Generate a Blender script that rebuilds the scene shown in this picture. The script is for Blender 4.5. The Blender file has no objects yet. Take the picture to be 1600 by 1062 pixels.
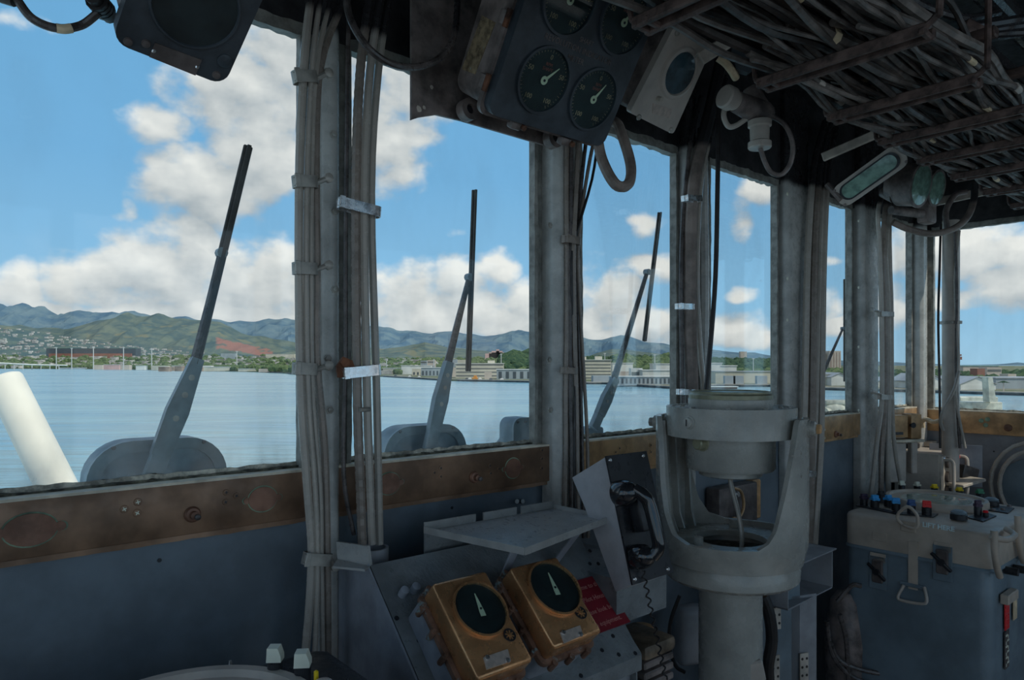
import bpy, bmesh, math, random
from mathutils import Vector as V, Matrix
from mathutils import noise as mn
R = random.Random(7)
PI = math.pi
C = bpy.context.scene.collection

# ------------------------------------------------------------------ camera
FPX, HY, CZ = 1100.0, 568.0, 1.62
cam = bpy.data.cameras.new('camera'); camo = bpy.data.objects.new('camera', cam); C.objects.link(camo)
camo.location = (0, 0, CZ); camo.rotation_euler = (PI/2, 0, 0)
cam.sensor_width = 36.0; cam.lens = 36.0*FPX/1600; cam.shift_y = (HY-531)/1600
cam.clip_start = 0.02; cam.clip_end = 40000
bpy.context.scene.camera = camo
vs = bpy.context.scene.view_settings
vs.view_transform = 'Standard'; vs.look = 'None'; vs.gamma = 1; vs.use_curve_mapping = False
vs.exposure = 0.14
bpy.context.scene.display_settings.display_device = 'sRGB'
SKY_STRENGTH = 1.0

# ------------------------------------------------------------------ world: blue sky with cumulus
def pix_ang(x, y):
    az = math.atan((x-800)/FPX)
    return az, math.atan(-(y-HY)/FPX*math.cos(az))
CLOUDS = [(230,507,330,20),(700,512,150,16),(930,520,90,14),(390,150,120,75),(480,90,140,90),(600,215,85,75),(320,290,115,60),(650,140,70,60),(240,190,62,36),
 (400,240,80,80),(197,335,24,28),(20,450,62,50),(150,440,95,55),(260,425,120,72),(285,365,62,44),(400,440,90,72),
 (330,490,230,28),(100,488,170,20),(640,465,75,62),(715,445,60,52),(775,425,48,42),(700,492,170,42),(820,490,70,60),
 (705,362,24,14),(915,450,40,62),(960,470,60,52),(1010,510,90,34),(935,505,70,40),(1010,350,42,26),(1025,415,50,26),
 (1150,345,32,44),(1188,302,48,28),(1160,460,34,13),(1130,508,80,26),(1190,522,60,24),(1295,413,22,11),(1300,475,42,28),
 (1320,512,70,20),(1385,395,60,48),(1385,480,60,32),(1530,395,130,46),(1480,468,95,20),(1600,440,100,40),(30,25,90,22),
 (560,60,110,60),(1000,340,40,20)]
w = bpy.data.worlds.new('sky'); bpy.context.scene.world = w; w.use_nodes = True
nt = w.node_tree; nt.nodes.clear()
def nd(t, ty, **k):
    o = t.nodes.new(ty)
    for a, b in k.items(): setattr(o, a, b)
    return o
def mth(t, op, a, b=None, c=None, clamp=False):
    o = t.nodes.new('ShaderNodeMath'); o.operation = op; o.use_clamp = clamp
    for i, x in enumerate((a, b, c)):
        if x is None: continue
        if isinstance(x, (int, float)): o.inputs[i].default_value = x
        else: t.links.new(x, o.inputs[i])
    return o.outputs[0]
def mapr(t, x, a, b, c=0., d=1., smooth=True):
    o = t.nodes.new('ShaderNodeMapRange'); o.interpolation_type = 'SMOOTHSTEP' if smooth else 'LINEAR'
    t.links.new(x, o.inputs[0])
    for i, q in enumerate((a, b, c, d)): o.inputs[i+1].default_value = q
    return o.outputs[0]
def mixc(t, f, a, b, blend='MIX'):
    o = t.nodes.new('ShaderNodeMix'); o.data_type = 'RGBA'; o.blend_type = blend
    if isinstance(f, (int, float)): o.inputs[0].default_value = f
    else: t.links.new(f, o.inputs[0])
    for i, x in ((6, a), (7, b)):
        if isinstance(x, tuple): o.inputs[i].default_value = (*x[:3], 1)
        else: t.links.new(x, o.inputs[i])
    return o.outputs[2]
g = bpy.data.node_groups.new('cloud_density', 'ShaderNodeTree')
g.interface.new_socket('ang', in_out='INPUT', socket_type='NodeSocketVector')
g.interface.new_socket('density', in_out='OUTPUT', socket_type='NodeSocketFloat')
gi = nd(g, 'NodeGroupInput'); go = nd(g, 'NodeGroupOutput')
wn = nd(g, 'ShaderNodeTexNoise'); wn.inputs['Scale'].default_value = 9; wn.inputs['Detail'].default_value = 3
g.links.new(gi.outputs[0], wn.inputs['Vector'])
ws = nd(g, 'ShaderNodeVectorMath', operation='MULTIPLY_ADD'); g.links.new(wn.outputs['Color'], ws.inputs[0])
ws.inputs[1].default_value = (.07, .05, 0); ws.inputs[2].default_value = (-.035, -.025, 0)
wa = nd(g, 'ShaderNodeVectorMath', operation='ADD'); g.links.new(gi.outputs[0], wa.inputs[0]); g.links.new(ws.outputs[0], wa.inputs[1])
best = None
for (cx, cy, rx, ry) in CLOUDS:
    a, e = pix_ang(cx, cy); ra = rx/FPX*math.cos(a)**2; re = ry/FPX*math.cos(a)
    m = nd(g, 'ShaderNodeVectorMath', operation='MULTIPLY_ADD'); g.links.new(wa.outputs[0], m.inputs[0])
    m.inputs[1].default_value = (1/ra, 1/re, 0); m.inputs[2].default_value = (-a/ra, -e/re, 0)
    d = nd(g, 'ShaderNodeVectorMath', operation='DOT_PRODUCT'); g.links.new(m.outputs[0], d.inputs[0]); g.links.new(m.outputs[0], d.inputs[1])
    if rx >= 80 and cx != 30: d = type('o', (), {'outputs': {'Value': mth(g, 'SUBTRACT', d.outputs['Value'], .22)}})
    wis = .62 if rx < 30 else .38 if rx < 43 else .6 if (cx, cy) == (30, 25) else 0
    if wis: d = type('o', (), {'outputs': {'Value': mth(g, 'ADD', d.outputs['Value'], wis)}})
    best = d.outputs['Value'] if best is None else mth(g, 'MINIMUM', best, d.outputs['Value'])
best = mth(g, 'MINIMUM', best, 3.0)
# beyond the frame the same scattered cumulus carries on
sx = nd(g, 'ShaderNodeSeparateXYZ'); g.links.new(gi.outputs[0], sx.inputs[0])
gn = nd(g, 'ShaderNodeTexNoise'); gn.inputs['Scale'].default_value = 3.2; gn.inputs['Detail'].default_value = 2
g.links.new(gi.outputs[0], gn.inputs['Vector'])
gen = mth(g, 'MULTIPLY', mth(g, 'SUBTRACT', 0.60, gn.outputs['Fac']), 9.0)
outm = mth(g, 'MAXIMUM', mapr(g, mth(g, 'ABSOLUTE', sx.outputs[0]), .64, .8), mapr(g, sx.outputs[1], .5, .62))
best = mth(g, 'MINIMUM', best, mth(g, 'ADD', gen, mth(g, 'MULTIPLY', mth(g, 'SUBTRACT', 1.0, outm), 9.0)))
fn = nd(g, 'ShaderNodeTexNoise'); fn.inputs['Scale'].default_value = 21; fn.inputs['Detail'].default_value = 7; fn.inputs['Roughness'].default_value = .5
sc = nd(g, 'ShaderNodeVectorMath', operation='MULTIPLY'); g.links.new(gi.outputs[0], sc.inputs[0]); sc.inputs[1].default_value = (1, 1.35, 1)
g.links.new(sc.outputs[0], fn.inputs['Vector'])
dn = mth(g, 'ADD', mth(g, 'SUBTRACT', 1.0, best), mth(g, 'MULTIPLY', mth(g, 'SUBTRACT', fn.outputs['Fac'], .46), 2.6))
g.links.new(dn, go.inputs[0])
tc = nd(nt, 'ShaderNodeTexCoord'); sp = nd(nt, 'ShaderNodeSeparateXYZ'); nt.links.new(tc.outputs['Generated'], sp.inputs[0])
az = mth(nt, 'ARCTAN2', sp.outputs[0], sp.outputs[1])
el = mth(nt, 'ARCSINE', sp.outputs[2])
cb = nd(nt, 'ShaderNodeCombineXYZ'); nt.links.new(az, cb.inputs[0]); nt.links.new(el, cb.inputs[1])
g1 = nd(nt, 'ShaderNodeGroup'); g1.node_tree = g; nt.links.new(cb.outputs[0], g1.inputs[0])
of = nd(nt, 'ShaderNodeVectorMath', operation='ADD'); nt.links.new(cb.outputs[0], of.inputs[0]); of.inputs[1].default_value = (.010, .028, 0)
g2 = nd(nt, 'ShaderNodeGroup'); g2.node_tree = g; nt.links.new(of.outputs[0], g2.inputs[0])
cr = nd(nt, 'ShaderNodeValToRGB'); nt.links.new(mapr(nt, el, -.02, .9, smooth=False), cr.inputs[0])
cr.color_ramp.elements[0].color = (.36, .57, .74, 1); cr.color_ramp.elements[1].color = (.09, .25, .54, 1)
for p, c in ((.10, (.27, .52, .76)), (.30, (.18, .43, .72)), (.55, (.145, .385, .67))):
    x = cr.color_ramp.elements.new(p); x.color = (*c, 1)
alpha = mapr(nt, g1.outputs[0], -.05, .95)
lit = mth(nt, 'ADD', mth(nt, 'MULTIPLY', mth(nt, 'SUBTRACT', g1.outputs[0], g2.outputs[0]), .42), .46, clamp=True)
thick = mapr(nt, g1.outputs[0], .6, 2.6)
lit2 = mth(nt, 'SUBTRACT', lit, mth(nt, 'MULTIPLY', thick, .14), clamp=True)
cc = mixc(nt, lit2, (.38, .42, .46), (.90, .88, .85))
col = mixc(nt, mth(nt, 'MULTIPLY', alpha, .96), cr.outputs[0], cc)
bg = nd(nt, 'ShaderNodeBackground'); nt.links.new(col, bg.inputs[0]); bg.inputs[1].default_value = SKY_STRENGTH
wo = nd(nt, 'ShaderNodeOutputWorld'); nt.links.new(bg.outputs[0], wo.inputs[0])
# ------------------------------------------------------------------ sun, high over the open side behind the camera
sl = bpy.data.lights.new('sun', 'SUN'); sl.energy = 2.6; sl.angle = .01; sl.color = (1, .94, .84)
so = bpy.data.objects.new('sun', sl); C.objects.link(so)
SUN_FROM = V((.95, -.55, 1.15)).normalized()
so.rotation_euler = SUN_FROM.to_track_quat('Z', 'Y').to_euler()

# ------------------------------------------------------------------ frames and pixel rays
A = V((-.758, 1.042, 0)); U = V((.761, .649, 0)).normalized(); N = V((U.y, -U.x, 0)); Z = V((0, 0, 1)); CAM = V((0, 0, CZ))
def F(s, w, z): return A + U*s + N*w + Z*z          # along the long wall, out from it into the room, up
def ray(x, y): return V(((x-800)/FPX, 1, -(y-HY)/FPX))
def Pd(x, y, d): return CAM + ray(x, y)*d
def Pw(x, y, w_): r = ray(x, y); return CAM + r*((w_ + (A-CAM).xy.dot(N.xy))/r.dot(N))
def Ps(x, y, s): r = ray(x, y); return CAM + r*((s + (A-CAM).xy.dot(U.xy))/r.dot(U))
def Ph(x, y, z): r = ray(x, y); return CAM + r*((z-CZ)/r.z)
def swz(p): d = p-A; return d.dot(U), d.dot(N), p.z
def frame(o, X, Y):
    X = X.normalized(); Y = (Y - X*Y.dot(X)).normalized(); W = X.cross(Y)
    return Matrix(((X.x, Y.x, W.x, o.x), (X.y, Y.y, W.y, o.y), (X.z, Y.z, W.z, o.z), (0, 0, 0, 1)))
def on(M, x, y, h=0.):                               # where the sight line meets the plane Z=h of a frame, in frame coordinates
    o = M @ V((0, 0, h)); nrm = M.to_3x3() @ V((0, 0, 1)); r = ray(x, y)
    return M.inverted() @ (CAM + r*((o-CAM).dot(nrm)/r.dot(nrm)))
WALL = frame(F(0, 0, 0), U, Z)                       # frame z points into the room
def tilted(s, w_, z, deg):                           # face plane of something leaning over (deg from vertical), up edge towards the room if deg>0
    t = math.radians(deg); return frame(F(s, w_, z), U, N*math.sin(t) + Z*math.cos(t))

def interp(P, x):
    if x <= P[0][0]: return P[0][1]
    for (a_, b_), (c_, d_) in zip(P, P[1:]):
        if x <= c_: k = (x-a_)/(c_-a_); return b_+(d_-b_)*k
    return P[-1][1]

# ------------------------------------------------------------------ mesh builder
OFF = {}
class MB:
    def __init__(s, M=None): s.v = []; s.f = []; s.M = M or Matrix()
    def add(s, vs_, fs, M=None):
        n = len(s.v); T = s.M @ M if M is not None else s.M
        s.v += [T @ V(p) for p in vs_]; s.f += [tuple(i+n for i in f) for f in fs]; return s
    def box(s, c, z, M=None):
        a, b, d = z[0]/2, z[1]/2, z[2]/2; x, y, q = c
        v = [(x+i*a, y+j*b, q+k*d) for k in (-1, 1) for j in (-1, 1) for i in (-1, 1)]
        return s.add(v, [(0,2,3,1),(4,5,7,6),(0,1,5,4),(2,6,7,3),(0,4,6,2),(1,3,7,5)], M)
    def bb(s, lo, hi, M=None): return s.box([(a+b)/2 for a, b in zip(lo, hi)], [abs(b-a) for a, b in zip(lo, hi)], M)
    def rbox(s, c, z, r=.005, seg=2, M=None):
        bm = bmesh.new(); bmesh.ops.create_cube(bm, size=1)
        for v in bm.verts: v.co = V((v.co.x*z[0]+c[0], v.co.y*z[1]+c[1], v.co.z*z[2]+c[2]))
        bmesh.ops.bevel(bm, geom=bm.edges[:], offset=min(r, min(z)*.49), segments=seg, profile=.5, affect='EDGES')
        return s.bm(bm, M)
    def bm(s, bm, M=None):
        bm.verts.index_update(); vs_ = [v.co.copy() for v in bm.verts]; fs = [tuple(v.index for v in f.verts) for f in bm.faces]; bm.free()
        return s.add(vs_, fs, M)
    def cyl(s, p0, p1, r0, r1=None, n=16, caps=True):
        p0, p1 = V(p0), V(p1); r1 = r0 if r1 is None else r1
        q = (p1-p0).to_track_quat('Z', 'Y'); L = (p1-p0).length
        v = [p0 + q @ V((r0*math.cos(2*PI*i/n), r0*math.sin(2*PI*i/n), 0)) for i in range(n)]
        v += [p0 + q @ V((r1*math.cos(2*PI*i/n), r1*math.sin(2*PI*i/n), L)) for i in range(n)]
        f = [(i, (i+1) % n, n+(i+1) % n, n+i) for i in range(n)]
        if caps: f += [tuple(range(n-1, -1, -1)), tuple(range(n, 2*n))]
        return s.add(v, f)
    def lathe(s, o, prof, n=32, X=None, ax=(0, 0, 1)):
        q = V(ax).to_track_quat('Z', 'Y'); o = V(o); v = []; f = []
        for r, h in prof:
            v += [o + q @ V((r*math.cos(2*PI*i/n), r*math.sin(2*PI*i/n), h)) for i in range(n)]
        for k in range(len(prof)-1):
            f += [(k*n+i, k*n+(i+1) % n, (k+1)*n+(i+1) % n, (k+1)*n+i) for i in range(n)]
        if prof[0][0] > 1e-6: f.append(tuple(range(n-1, -1, -1)))
        if prof[-1][0] > 1e-6: f.append(tuple(range((len(prof)-1)*n, len(prof)*n)))
        return s.add(v, f)
    def ring(s, o, ri, ro, h, n=32, ax=(0, 0, 1)):
        q = V(ax).to_track_quat('Z', 'Y'); o = V(o); v = []; f = []; P = [(ri, 0), (ro, 0), (ro, h), (ri, h)]
        for r, z in P: v += [o + q @ V((r*math.cos(2*PI*i/n), r*math.sin(2*PI*i/n), z)) for i in range(n)]
        for k in range(4): f += [(k*n+i, k*n+(i+1) % n, ((k+1) % 4)*n+(i+1) % n, ((k+1) % 4)*n+i) for i in range(n)]
        return s.add(v, f)
    def tube(s, pts, r, n=8, sm=4, caps=True, rib=0):
        pts = [V(p) for p in pts]
        if sm > 1 and len(pts) > 2:
            q = [pts[0]*2-pts[1]] + pts + [pts[-1]*2-pts[-2]]; out = []
            for i in range(1, len(q)-2):
                for k in range(sm):
                    t = k/sm; a, b, c, d = q[i-1:i+3]
                    out.append(.5*((2*b) + (c-a)*t + (2*a-5*b+4*c-d)*t*t + (3*b-a-3*c+d)*t**3))
            pts = out + [pts[-1]]
        v = []; f = []; nrm = None
        for i, p in enumerate(pts):
            t = (pts[min(i+1, len(pts)-1)] - pts[max(i-1, 0)]).normalized()
            if nrm is None: nrm = t.orthogonal().normalized()
            else: nrm = (nrm - t*nrm.dot(t)).normalized()
            b = t.cross(nrm); rr = r*(1+rib*(i % 2)) if not callable(r) else r(i/(len(pts)-1))
            v += [p + (nrm*math.cos(2*PI*k/n) + b*math.sin(2*PI*k/n))*rr for k in range(n)]
        for j in range(len(pts)-1):
            f += [(j*n+k, j*n+(k+1) % n, (j+1)*n+(k+1) % n, (j+1)*n+k) for k in range(n)]
        if caps: f += [tuple(range(n-1, -1, -1)), tuple(range((len(pts)-1)*n, len(pts)*n))]
        return s.add(v, f)
    def prism(s, poly, z0, z1, M=None):
        n = len(poly)
        a = sum(poly[i][0]*poly[(i+1) % n][1]-poly[(i+1) % n][0]*poly[i][1] for i in range(n))
        if (a > 0) != (z1 > z0): poly = poly[::-1]
        v = [(x, y, z0) for x, y in poly] + [(x, y, z1) for x, y in poly]
        f = [tuple(range(n-1, -1, -1)), tuple(range(n, 2*n))] + [(i, (i+1) % n, n+(i+1) % n, n+i) for i in range(n)]
        return s.add(v, f, M)
    def sph(s, c, r, sc=(1, 1, 1), n=12, m=8, M=None):
        prof = [(math.sin(PI*i/m)*r, -math.cos(PI*i/m)*r) for i in range(m+1)]
        t = Matrix.Translation(V(c)) @ Matrix.Diagonal((*sc, 1)); b = MB(); b.lathe((0, 0, 0), [(max(a, 1e-5), h) for a, h in prof], n)
        return s.add(b.v, b.f, (M @ t) if M is not None else t)
def rrect(x0, y0, x1, y1, r, k=4):
    p = []
    for cx, cy, a in ((x1-r, y1-r, 0), (x0+r, y1-r, 90), (x0+r, y0+r, 180), (x1-r, y0+r, 270)):
        for i in range(k+1):
            t = math.radians(a+90*i/k); p.append((cx+r*math.cos(t), cy+r*math.sin(t)))
    return p
def rquad(P, r, k=3):                                # polygon with rounded corners
    out = []; n = len(P)
    for i in range(n):
        a, b, c = V(P[i-1][:2]), V(P[i][:2]), V(P[(i+1) % n][:2])
        p = b+(a-b).normalized()*r; q = b+(c-b).normalized()*r
        for j in range(k+1):
            t = j/k; out.append(tuple((1-t)**2*p + 2*t*(1-t)*b + t*t*q))
    return out
def props(o, label, cat, group, kind):
    if label: o['label'] = label
    if cat: o['category'] = cat
    if group: o['group'] = group
    if kind: o['kind'] = kind
def obj(name, mb, m, parent=None, label=None, cat=None, group=None, kind=None, sharp=32):
    me = bpy.data.meshes.new(name)
    if parent is not None: off = OFF[parent.name]
    else:
        xs = [p.x for p in mb.v]; ys = [p.y for p in mb.v]; zs = [p.z for p in mb.v]
        off = V(((min(xs)+max(xs))/2, (min(ys)+max(ys))/2, min(zs)))
    me.from_pydata([p-off for p in mb.v], [], mb.f); me.update()
    b = bmesh.new(); b.from_mesh(me); bmesh.ops.recalc_face_normals(b, faces=b.faces[:]); b.to_mesh(me); b.free()
    if sharp:
        me.polygons.foreach_set('use_smooth', [True]*len(me.polygons)); me.set_sharp_from_angle(angle=math.radians(sharp))
    me.materials.append(m)
    o = bpy.data.objects.new(name, me); C.objects.link(o)
    if parent is not None: o.parent = parent
    else: o.location = off
    OFF[o.name] = off; props(o, label, cat, group, kind); return o
def thing(name, label, cat, loc, group=None, kind=None):
    o = bpy.data.objects.new(name, None); C.objects.link(o); o.location = loc; o.empty_display_size = .05
    OFF[o.name] = V(loc); props(o, label, cat, group, kind); return o
def text(s, M, size, m, parent, name='lettering', th=.0004, align='CENTER', bold=0):
    cu = bpy.data.curves.new('t', 'FONT'); cu.body = s; cu.size = size; cu.extrude = th; cu.align_x = align; cu.align_y = 'CENTER'; cu.offset = bold; cu.resolution_u = 2
    to = bpy.data.objects.new('t', cu); C.objects.link(to); bpy.context.view_layer.update()
    me = bpy.data.meshes.new_from_object(to); bpy.data.objects.remove(to); bpy.data.curves.remove(cu)
    b = MB(M); b.add([v.co.copy() for v in me.vertices], [tuple(p.vertices) for p in me.polygons]); bpy.data.meshes.remove(me)
    return obj(name, b, m, parent, sharp=0)

# ------------------------------------------------------------------ materials
MATS = {}
TINT = (1.72, 1.48, 1.30); TINTED = [False]
def mat(name, col, rough=.5, metal=0., var=.15, vs_=18., bump=.15, bs=120., col2=None, patch=.0, pcol=(.1, .05, .03), ps=30., coat=0., spec=.5, det=4, zdark=False):
    if TINTED[0]: col = tuple(min(.85, a*b) for a, b in zip(col, TINT))
    m = bpy.data.materials.new(name); m.use_nodes = True; t = m.node_tree; b = t.nodes['Principled BSDF']
    tc = nd(t, 'ShaderNodeTexCoord')
    def noise(scale, detail=4, r=.6):
        o = nd(t, 'ShaderNodeTexNoise'); o.inputs['Scale'].default_value = scale; o.inputs['Detail'].default_value = detail; o.inputs['Roughness'].default_value = r
        t.links.new(tc.outputs['Object'], o.inputs['Vector']); return o.outputs['Fac']
    c2 = col2 or tuple(max(0, c*(1-2.2*var)) for c in col); c1 = tuple(min(1, c*(1+var)) for c in col)
    c = mixc(t, mapr(t, noise(vs_), .3, .7), c2, c1)
    if patch: c = mixc(t, mapr(t, noise(ps, 6, .7), 1-patch-.03, 1-patch+.03), c, pcol)
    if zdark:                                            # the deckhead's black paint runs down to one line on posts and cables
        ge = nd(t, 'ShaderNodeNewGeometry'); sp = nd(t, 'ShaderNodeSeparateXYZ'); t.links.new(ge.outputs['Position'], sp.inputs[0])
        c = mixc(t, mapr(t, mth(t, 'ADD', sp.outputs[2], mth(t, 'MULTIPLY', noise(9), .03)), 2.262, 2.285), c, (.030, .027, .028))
    t.links.new(c, b.inputs['Base Color'])
    b.inputs['Metallic'].default_value = metal; b.inputs['Specular IOR Level'].default_value = spec
    t.links.new(mapr(t, noise(vs_*3), .3, .7, max(.03, rough-.1), min(1, rough+.12)), b.inputs['Roughness'])
    b.inputs['Coat Weight'].default_value = coat
    if bump:
        bn = nd(t, 'ShaderNodeBump'); bn.inputs['Strength'].default_value = bump; bn.inputs['Distance'].default_value = .002
        t.links.new(noise(bs, det), bn.inputs['Height']); t.links.new(bn.outputs[0], b.inputs['Normal'])
    MATS[name] = m; return m
def pane_glass(name, tint=(.96, .98, .97), gloss=.05, dirt=.05, dscale=5., dcol=(.75, .78, .78), film=.45):
    m = bpy.data.materials.new(name); m.use_nodes = True; t = m.node_tree; t.nodes.clear()
    tr = nd(t, 'ShaderNodeBsdfTransparent'); tr.inputs[0].default_value = (*tint, 1)
    gl = nd(t, 'ShaderNodeBsdfGlossy'); gl.inputs['Roughness'].default_value = .03
    df = nd(t, 'ShaderNodeBsdfDiffuse'); df.inputs[0].default_value = (*dcol, 1)
    fr = nd(t, 'ShaderNodeLayerWeight'); fr.inputs[0].default_value = .25
    m1 = nd(t, 'ShaderNodeMixShader'); t.links.new(mapr(t, fr.outputs['Fresnel'], 0, 1, gloss*.4, gloss*4, False), m1.inputs[0])
    t.links.new(tr.outputs[0], m1.inputs[1]); t.links.new(gl.outputs[0], m1.inputs[2])
    tc = nd(t, 'ShaderNodeTexCoord'); no = nd(t, 'ShaderNodeTexNoise'); no.inputs['Scale'].default_value = dscale; no.inputs['Detail'].default_value = 6
    mp = nd(t, 'ShaderNodeMapping'); mp.inputs['Scale'].default_value = (2, 2, 1.1); t.links.new(tc.outputs['Object'], mp.inputs[0]); t.links.new(mp.outputs[0], no.inputs['Vector'])
    sp = nd(t, 'ShaderNodeSeparateXYZ'); t.links.new(tc.outputs['Object'], sp.inputs[0])
    low = mapr(t, sp.outputs[2], .10, .0, 0, film)          # salt film collects along the bottom of the pane
    fac = mth(t, 'MULTIPLY', mapr(t, no.outputs['Fac'], .35, .75), mth(t, 'ADD', low, dirt))
    m2 = nd(t, 'ShaderNodeMixShader'); t.links.new(fac, m2.inputs[0]); t.links.new(m1.outputs[0], m2.inputs[1]); t.links.new(df.outputs[0], m2.inputs[2])
    o = nd(t, 'ShaderNodeOutputMaterial'); t.links.new(m2.outputs[0], o.inputs[0]); return m
TINTED[0] = True
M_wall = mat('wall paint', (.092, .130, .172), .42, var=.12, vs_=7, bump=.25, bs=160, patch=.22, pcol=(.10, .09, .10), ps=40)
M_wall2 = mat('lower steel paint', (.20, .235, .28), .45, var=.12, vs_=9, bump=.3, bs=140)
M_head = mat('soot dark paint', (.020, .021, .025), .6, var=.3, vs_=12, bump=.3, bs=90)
M_ceil = mat('deckhead black paint', (.014, .014, .017), .7, var=.3, bump=.2)
M_floor = mat('deck paint', (.05, .055, .06), .5, var=.2)
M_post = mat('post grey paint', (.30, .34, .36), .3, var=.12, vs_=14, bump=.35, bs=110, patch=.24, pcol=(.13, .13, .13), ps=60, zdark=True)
M_frame = mat('window frame grey', (.17, .19, .19), .5, var=.2, vs_=30, bump=.5, bs=80, patch=.24, pcol=(.08, .08, .075), ps=90)
M_putty = mat('old putty', (.42, .45, .42), .8, var=.3, vs_=45, bump=.6, bs=60, patch=.30, pcol=(.05, .05, .04), ps=35)
M_puttyd = mat('dark sill putty', (.10, .11, .09), .8, var=.4, vs_=45, bump=1.0, bs=60)
M_brass = mat('tarnished brass sill', (.19, .125, .085), .42, .25, var=.22, vs_=9, bump=.15, bs=60, patch=.2, pcol=(.13, .07, .05), ps=9)
M_brassl = mat('light brass', (.36, .25, .14), .42, .3, var=.2, vs_=12, bump=.2, bs=60, patch=.3, pcol=(.22, .13, .05), ps=16)
M_ledge = mat('pale ledge', (.60, .50, .44), .5, var=.15, bump=.2)
M_verd = mat('verdigris', (.16, .25, .19), .8, var=.3, bump=.5)
M_copper = mat('copper patch', (.17, .10, .075), .5, .4, var=.2, bump=.2)
M_bronze = mat('bronze instrument case', (.40, .235, .12), .28, .6, var=.16, vs_=12, bump=.08, bs=90, patch=.06, pcol=(.22, .11, .05), ps=12)
M_bronzs = mat('worn bronze side', (.20, .13, .10), .55, .3, var=.3, vs_=20, bump=.4, patch=.4, pcol=(.30, .38, .38), ps=28)
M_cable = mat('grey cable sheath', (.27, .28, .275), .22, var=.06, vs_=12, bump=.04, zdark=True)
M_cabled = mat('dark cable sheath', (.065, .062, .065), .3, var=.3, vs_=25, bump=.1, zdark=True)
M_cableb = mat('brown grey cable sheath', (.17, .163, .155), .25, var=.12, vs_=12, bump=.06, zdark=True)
M_rubber = mat('black rubber', (.018, .018, .02), .4, var=.2, bump=.1)
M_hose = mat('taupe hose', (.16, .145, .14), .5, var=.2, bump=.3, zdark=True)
M_clamp = mat('painted strap clamp', (.25, .27, .27), .4, .2, var=.2, bump=.3)
M_shiny = mat('bare steel strap', (.72, .70, .66), .25, .95, var=.08, bump=.1)
M_rust = mat('rusty bracket', (.13, .06, .035), .75, .1, var=.4, bump=.6)
M_box = mat('dark instrument paint', (.030, .042, .056), .42, var=.2, vs_=14, bump=.3, bs=150, patch=.12, pcol=(.2, .2, .2), ps=50)
M_boxs = mat('worn grey brown paint', (.135, .125, .128), .45, var=.3, vs_=16, bump=.3, patch=.22, pcol=(.05, .045, .05), ps=25)
M_plate = mat('olive name plate', (.22, .19, .13), .5, .3, var=.3, vs_=60, bump=.3, patch=.36, pcol=(.42, .46, .40), ps=90)
M_tag = mat('engraved metal tag', (.36, .34, .33), .4, .3, var=.1, vs_=80, bump=.2, bs=250)
M_tagd = mat('dark metal tag', (.10, .095, .10), .5, .3, var=.2, bump=.4)
M_dial = mat('black dial face', (.012, .020, .024), .5, var=.2, bump=0)
M_needle = mat('cream needle', (.72, .62, .45), .5, var=.05, bump=0)
M_numer = mat('faded dial print', (.28, .24, .17), .6, var=.2, bump=0)
M_numred = mat('faded red print', (.22, .09, .08), .6, var=.2, bump=0)
M_mid = mat('mid grey enamel', (.33, .335, .33), .38, var=.1, vs_=10, bump=.25, bs=130, patch=.15, pcol=(.14, .14, .14), ps=50)
M_pel = mat('pelorus grey enamel', (.255, .285, .29), .25, var=.1, vs_=9, bump=.3, bs=110, patch=.16, pcol=(.18, .17, .15), ps=45)
M_pelrim = mat('pelorus rim olive', (.18, .20, .15), .4, .3, var=.15, bump=.2)
M_desk = mat('hammered grey paint', (.135, .165, .19), .36, var=.15, vs_=12, bump=.9, bs=150)
M_desk2 = mat('lilac grey side paint', (.185, .225, .285), .4, var=.15, vs_=8, bump=.3)
M_shelf = mat('shelf grey paint', (.22, .25, .27), .34, var=.08, vs_=20, bump=.35, bs=260, patch=.28, pcol=(.42, .46, .50), ps=420)
M_phbox = mat('pale lilac grey box', (.27, .31, .365), .38, var=.08, bump=.15)
M_black = mat('black bakelite', (.012, .014, .018), .16, var=.1, bump=.03, coat=.6)
M_blackm = mat('black plate', (.014, .017, .023), .35, var=.2, bump=.1)
M_red = mat('red placard', (.16, .012, .022), .4, var=.08, bump=.05)
M_redtext = mat('etched placard letters', (.34, .15, .15), .5, var=.05, bump=0)
M_radar = mat('radar upper grey', (.32, .31, .285), .42, var=.1, vs_=9, bump=.25, bs=120, patch=.14, pcol=(.15, .14, .13), ps=50)
M_radarb = mat('radar lower blue grey', (.11, .165, .215), .4, var=.12, vs_=6, bump=.35, bs=120)
M_text = mat('light blue stencil', (.42, .60, .68), .6, var=.05, bump=0)
M_blue = mat('blue knob', (.03, .28, .68), .35, var=.05, bump=0)
M_blued = mat('dark blue knob', (.02, .07, .22), .35, var=.05, bump=0)
M_redk = mat('red knob', (.60, .02, .025), .35, var=.05, bump=0)
M_yel = mat('yellow knob', (.72, .40, .01), .4, var=.05, bump=0)
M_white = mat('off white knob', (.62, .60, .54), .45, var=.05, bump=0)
M_green = mat('green knob', (.02, .16, .09), .35, var=.05, bump=0)
M_purp = mat('dark purple knob', (.035, .02, .05), .35, var=.05, bump=0)
M_teal = mat('green glass screen', (.16, .30, .27), .12, var=.2, vs_=30, bump=.25, bs=60, coat=.5)
M_scope = mat('radar screen glass', (.20, .34, .33), .12, var=.1, bump=0, coat=.7)
M_tc1 = mat('sooty tray cable', (.040, .037, .037), .5, var=.3, bump=.3); M_tc2 = mat('dusty tray cable', (.085, .08, .078), .5, var=.3, bump=.3); M_tc3 = mat('grey tray cable', (.135, .13, .128), .5, var=.25, bump=.3)
M_tray = mat('rusty tray steel', (.075, .055, .052), .55, .2, var=.35, vs_=30, bump=.5, patch=.2, pcol=(.14, .07, .045), ps=50)
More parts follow.
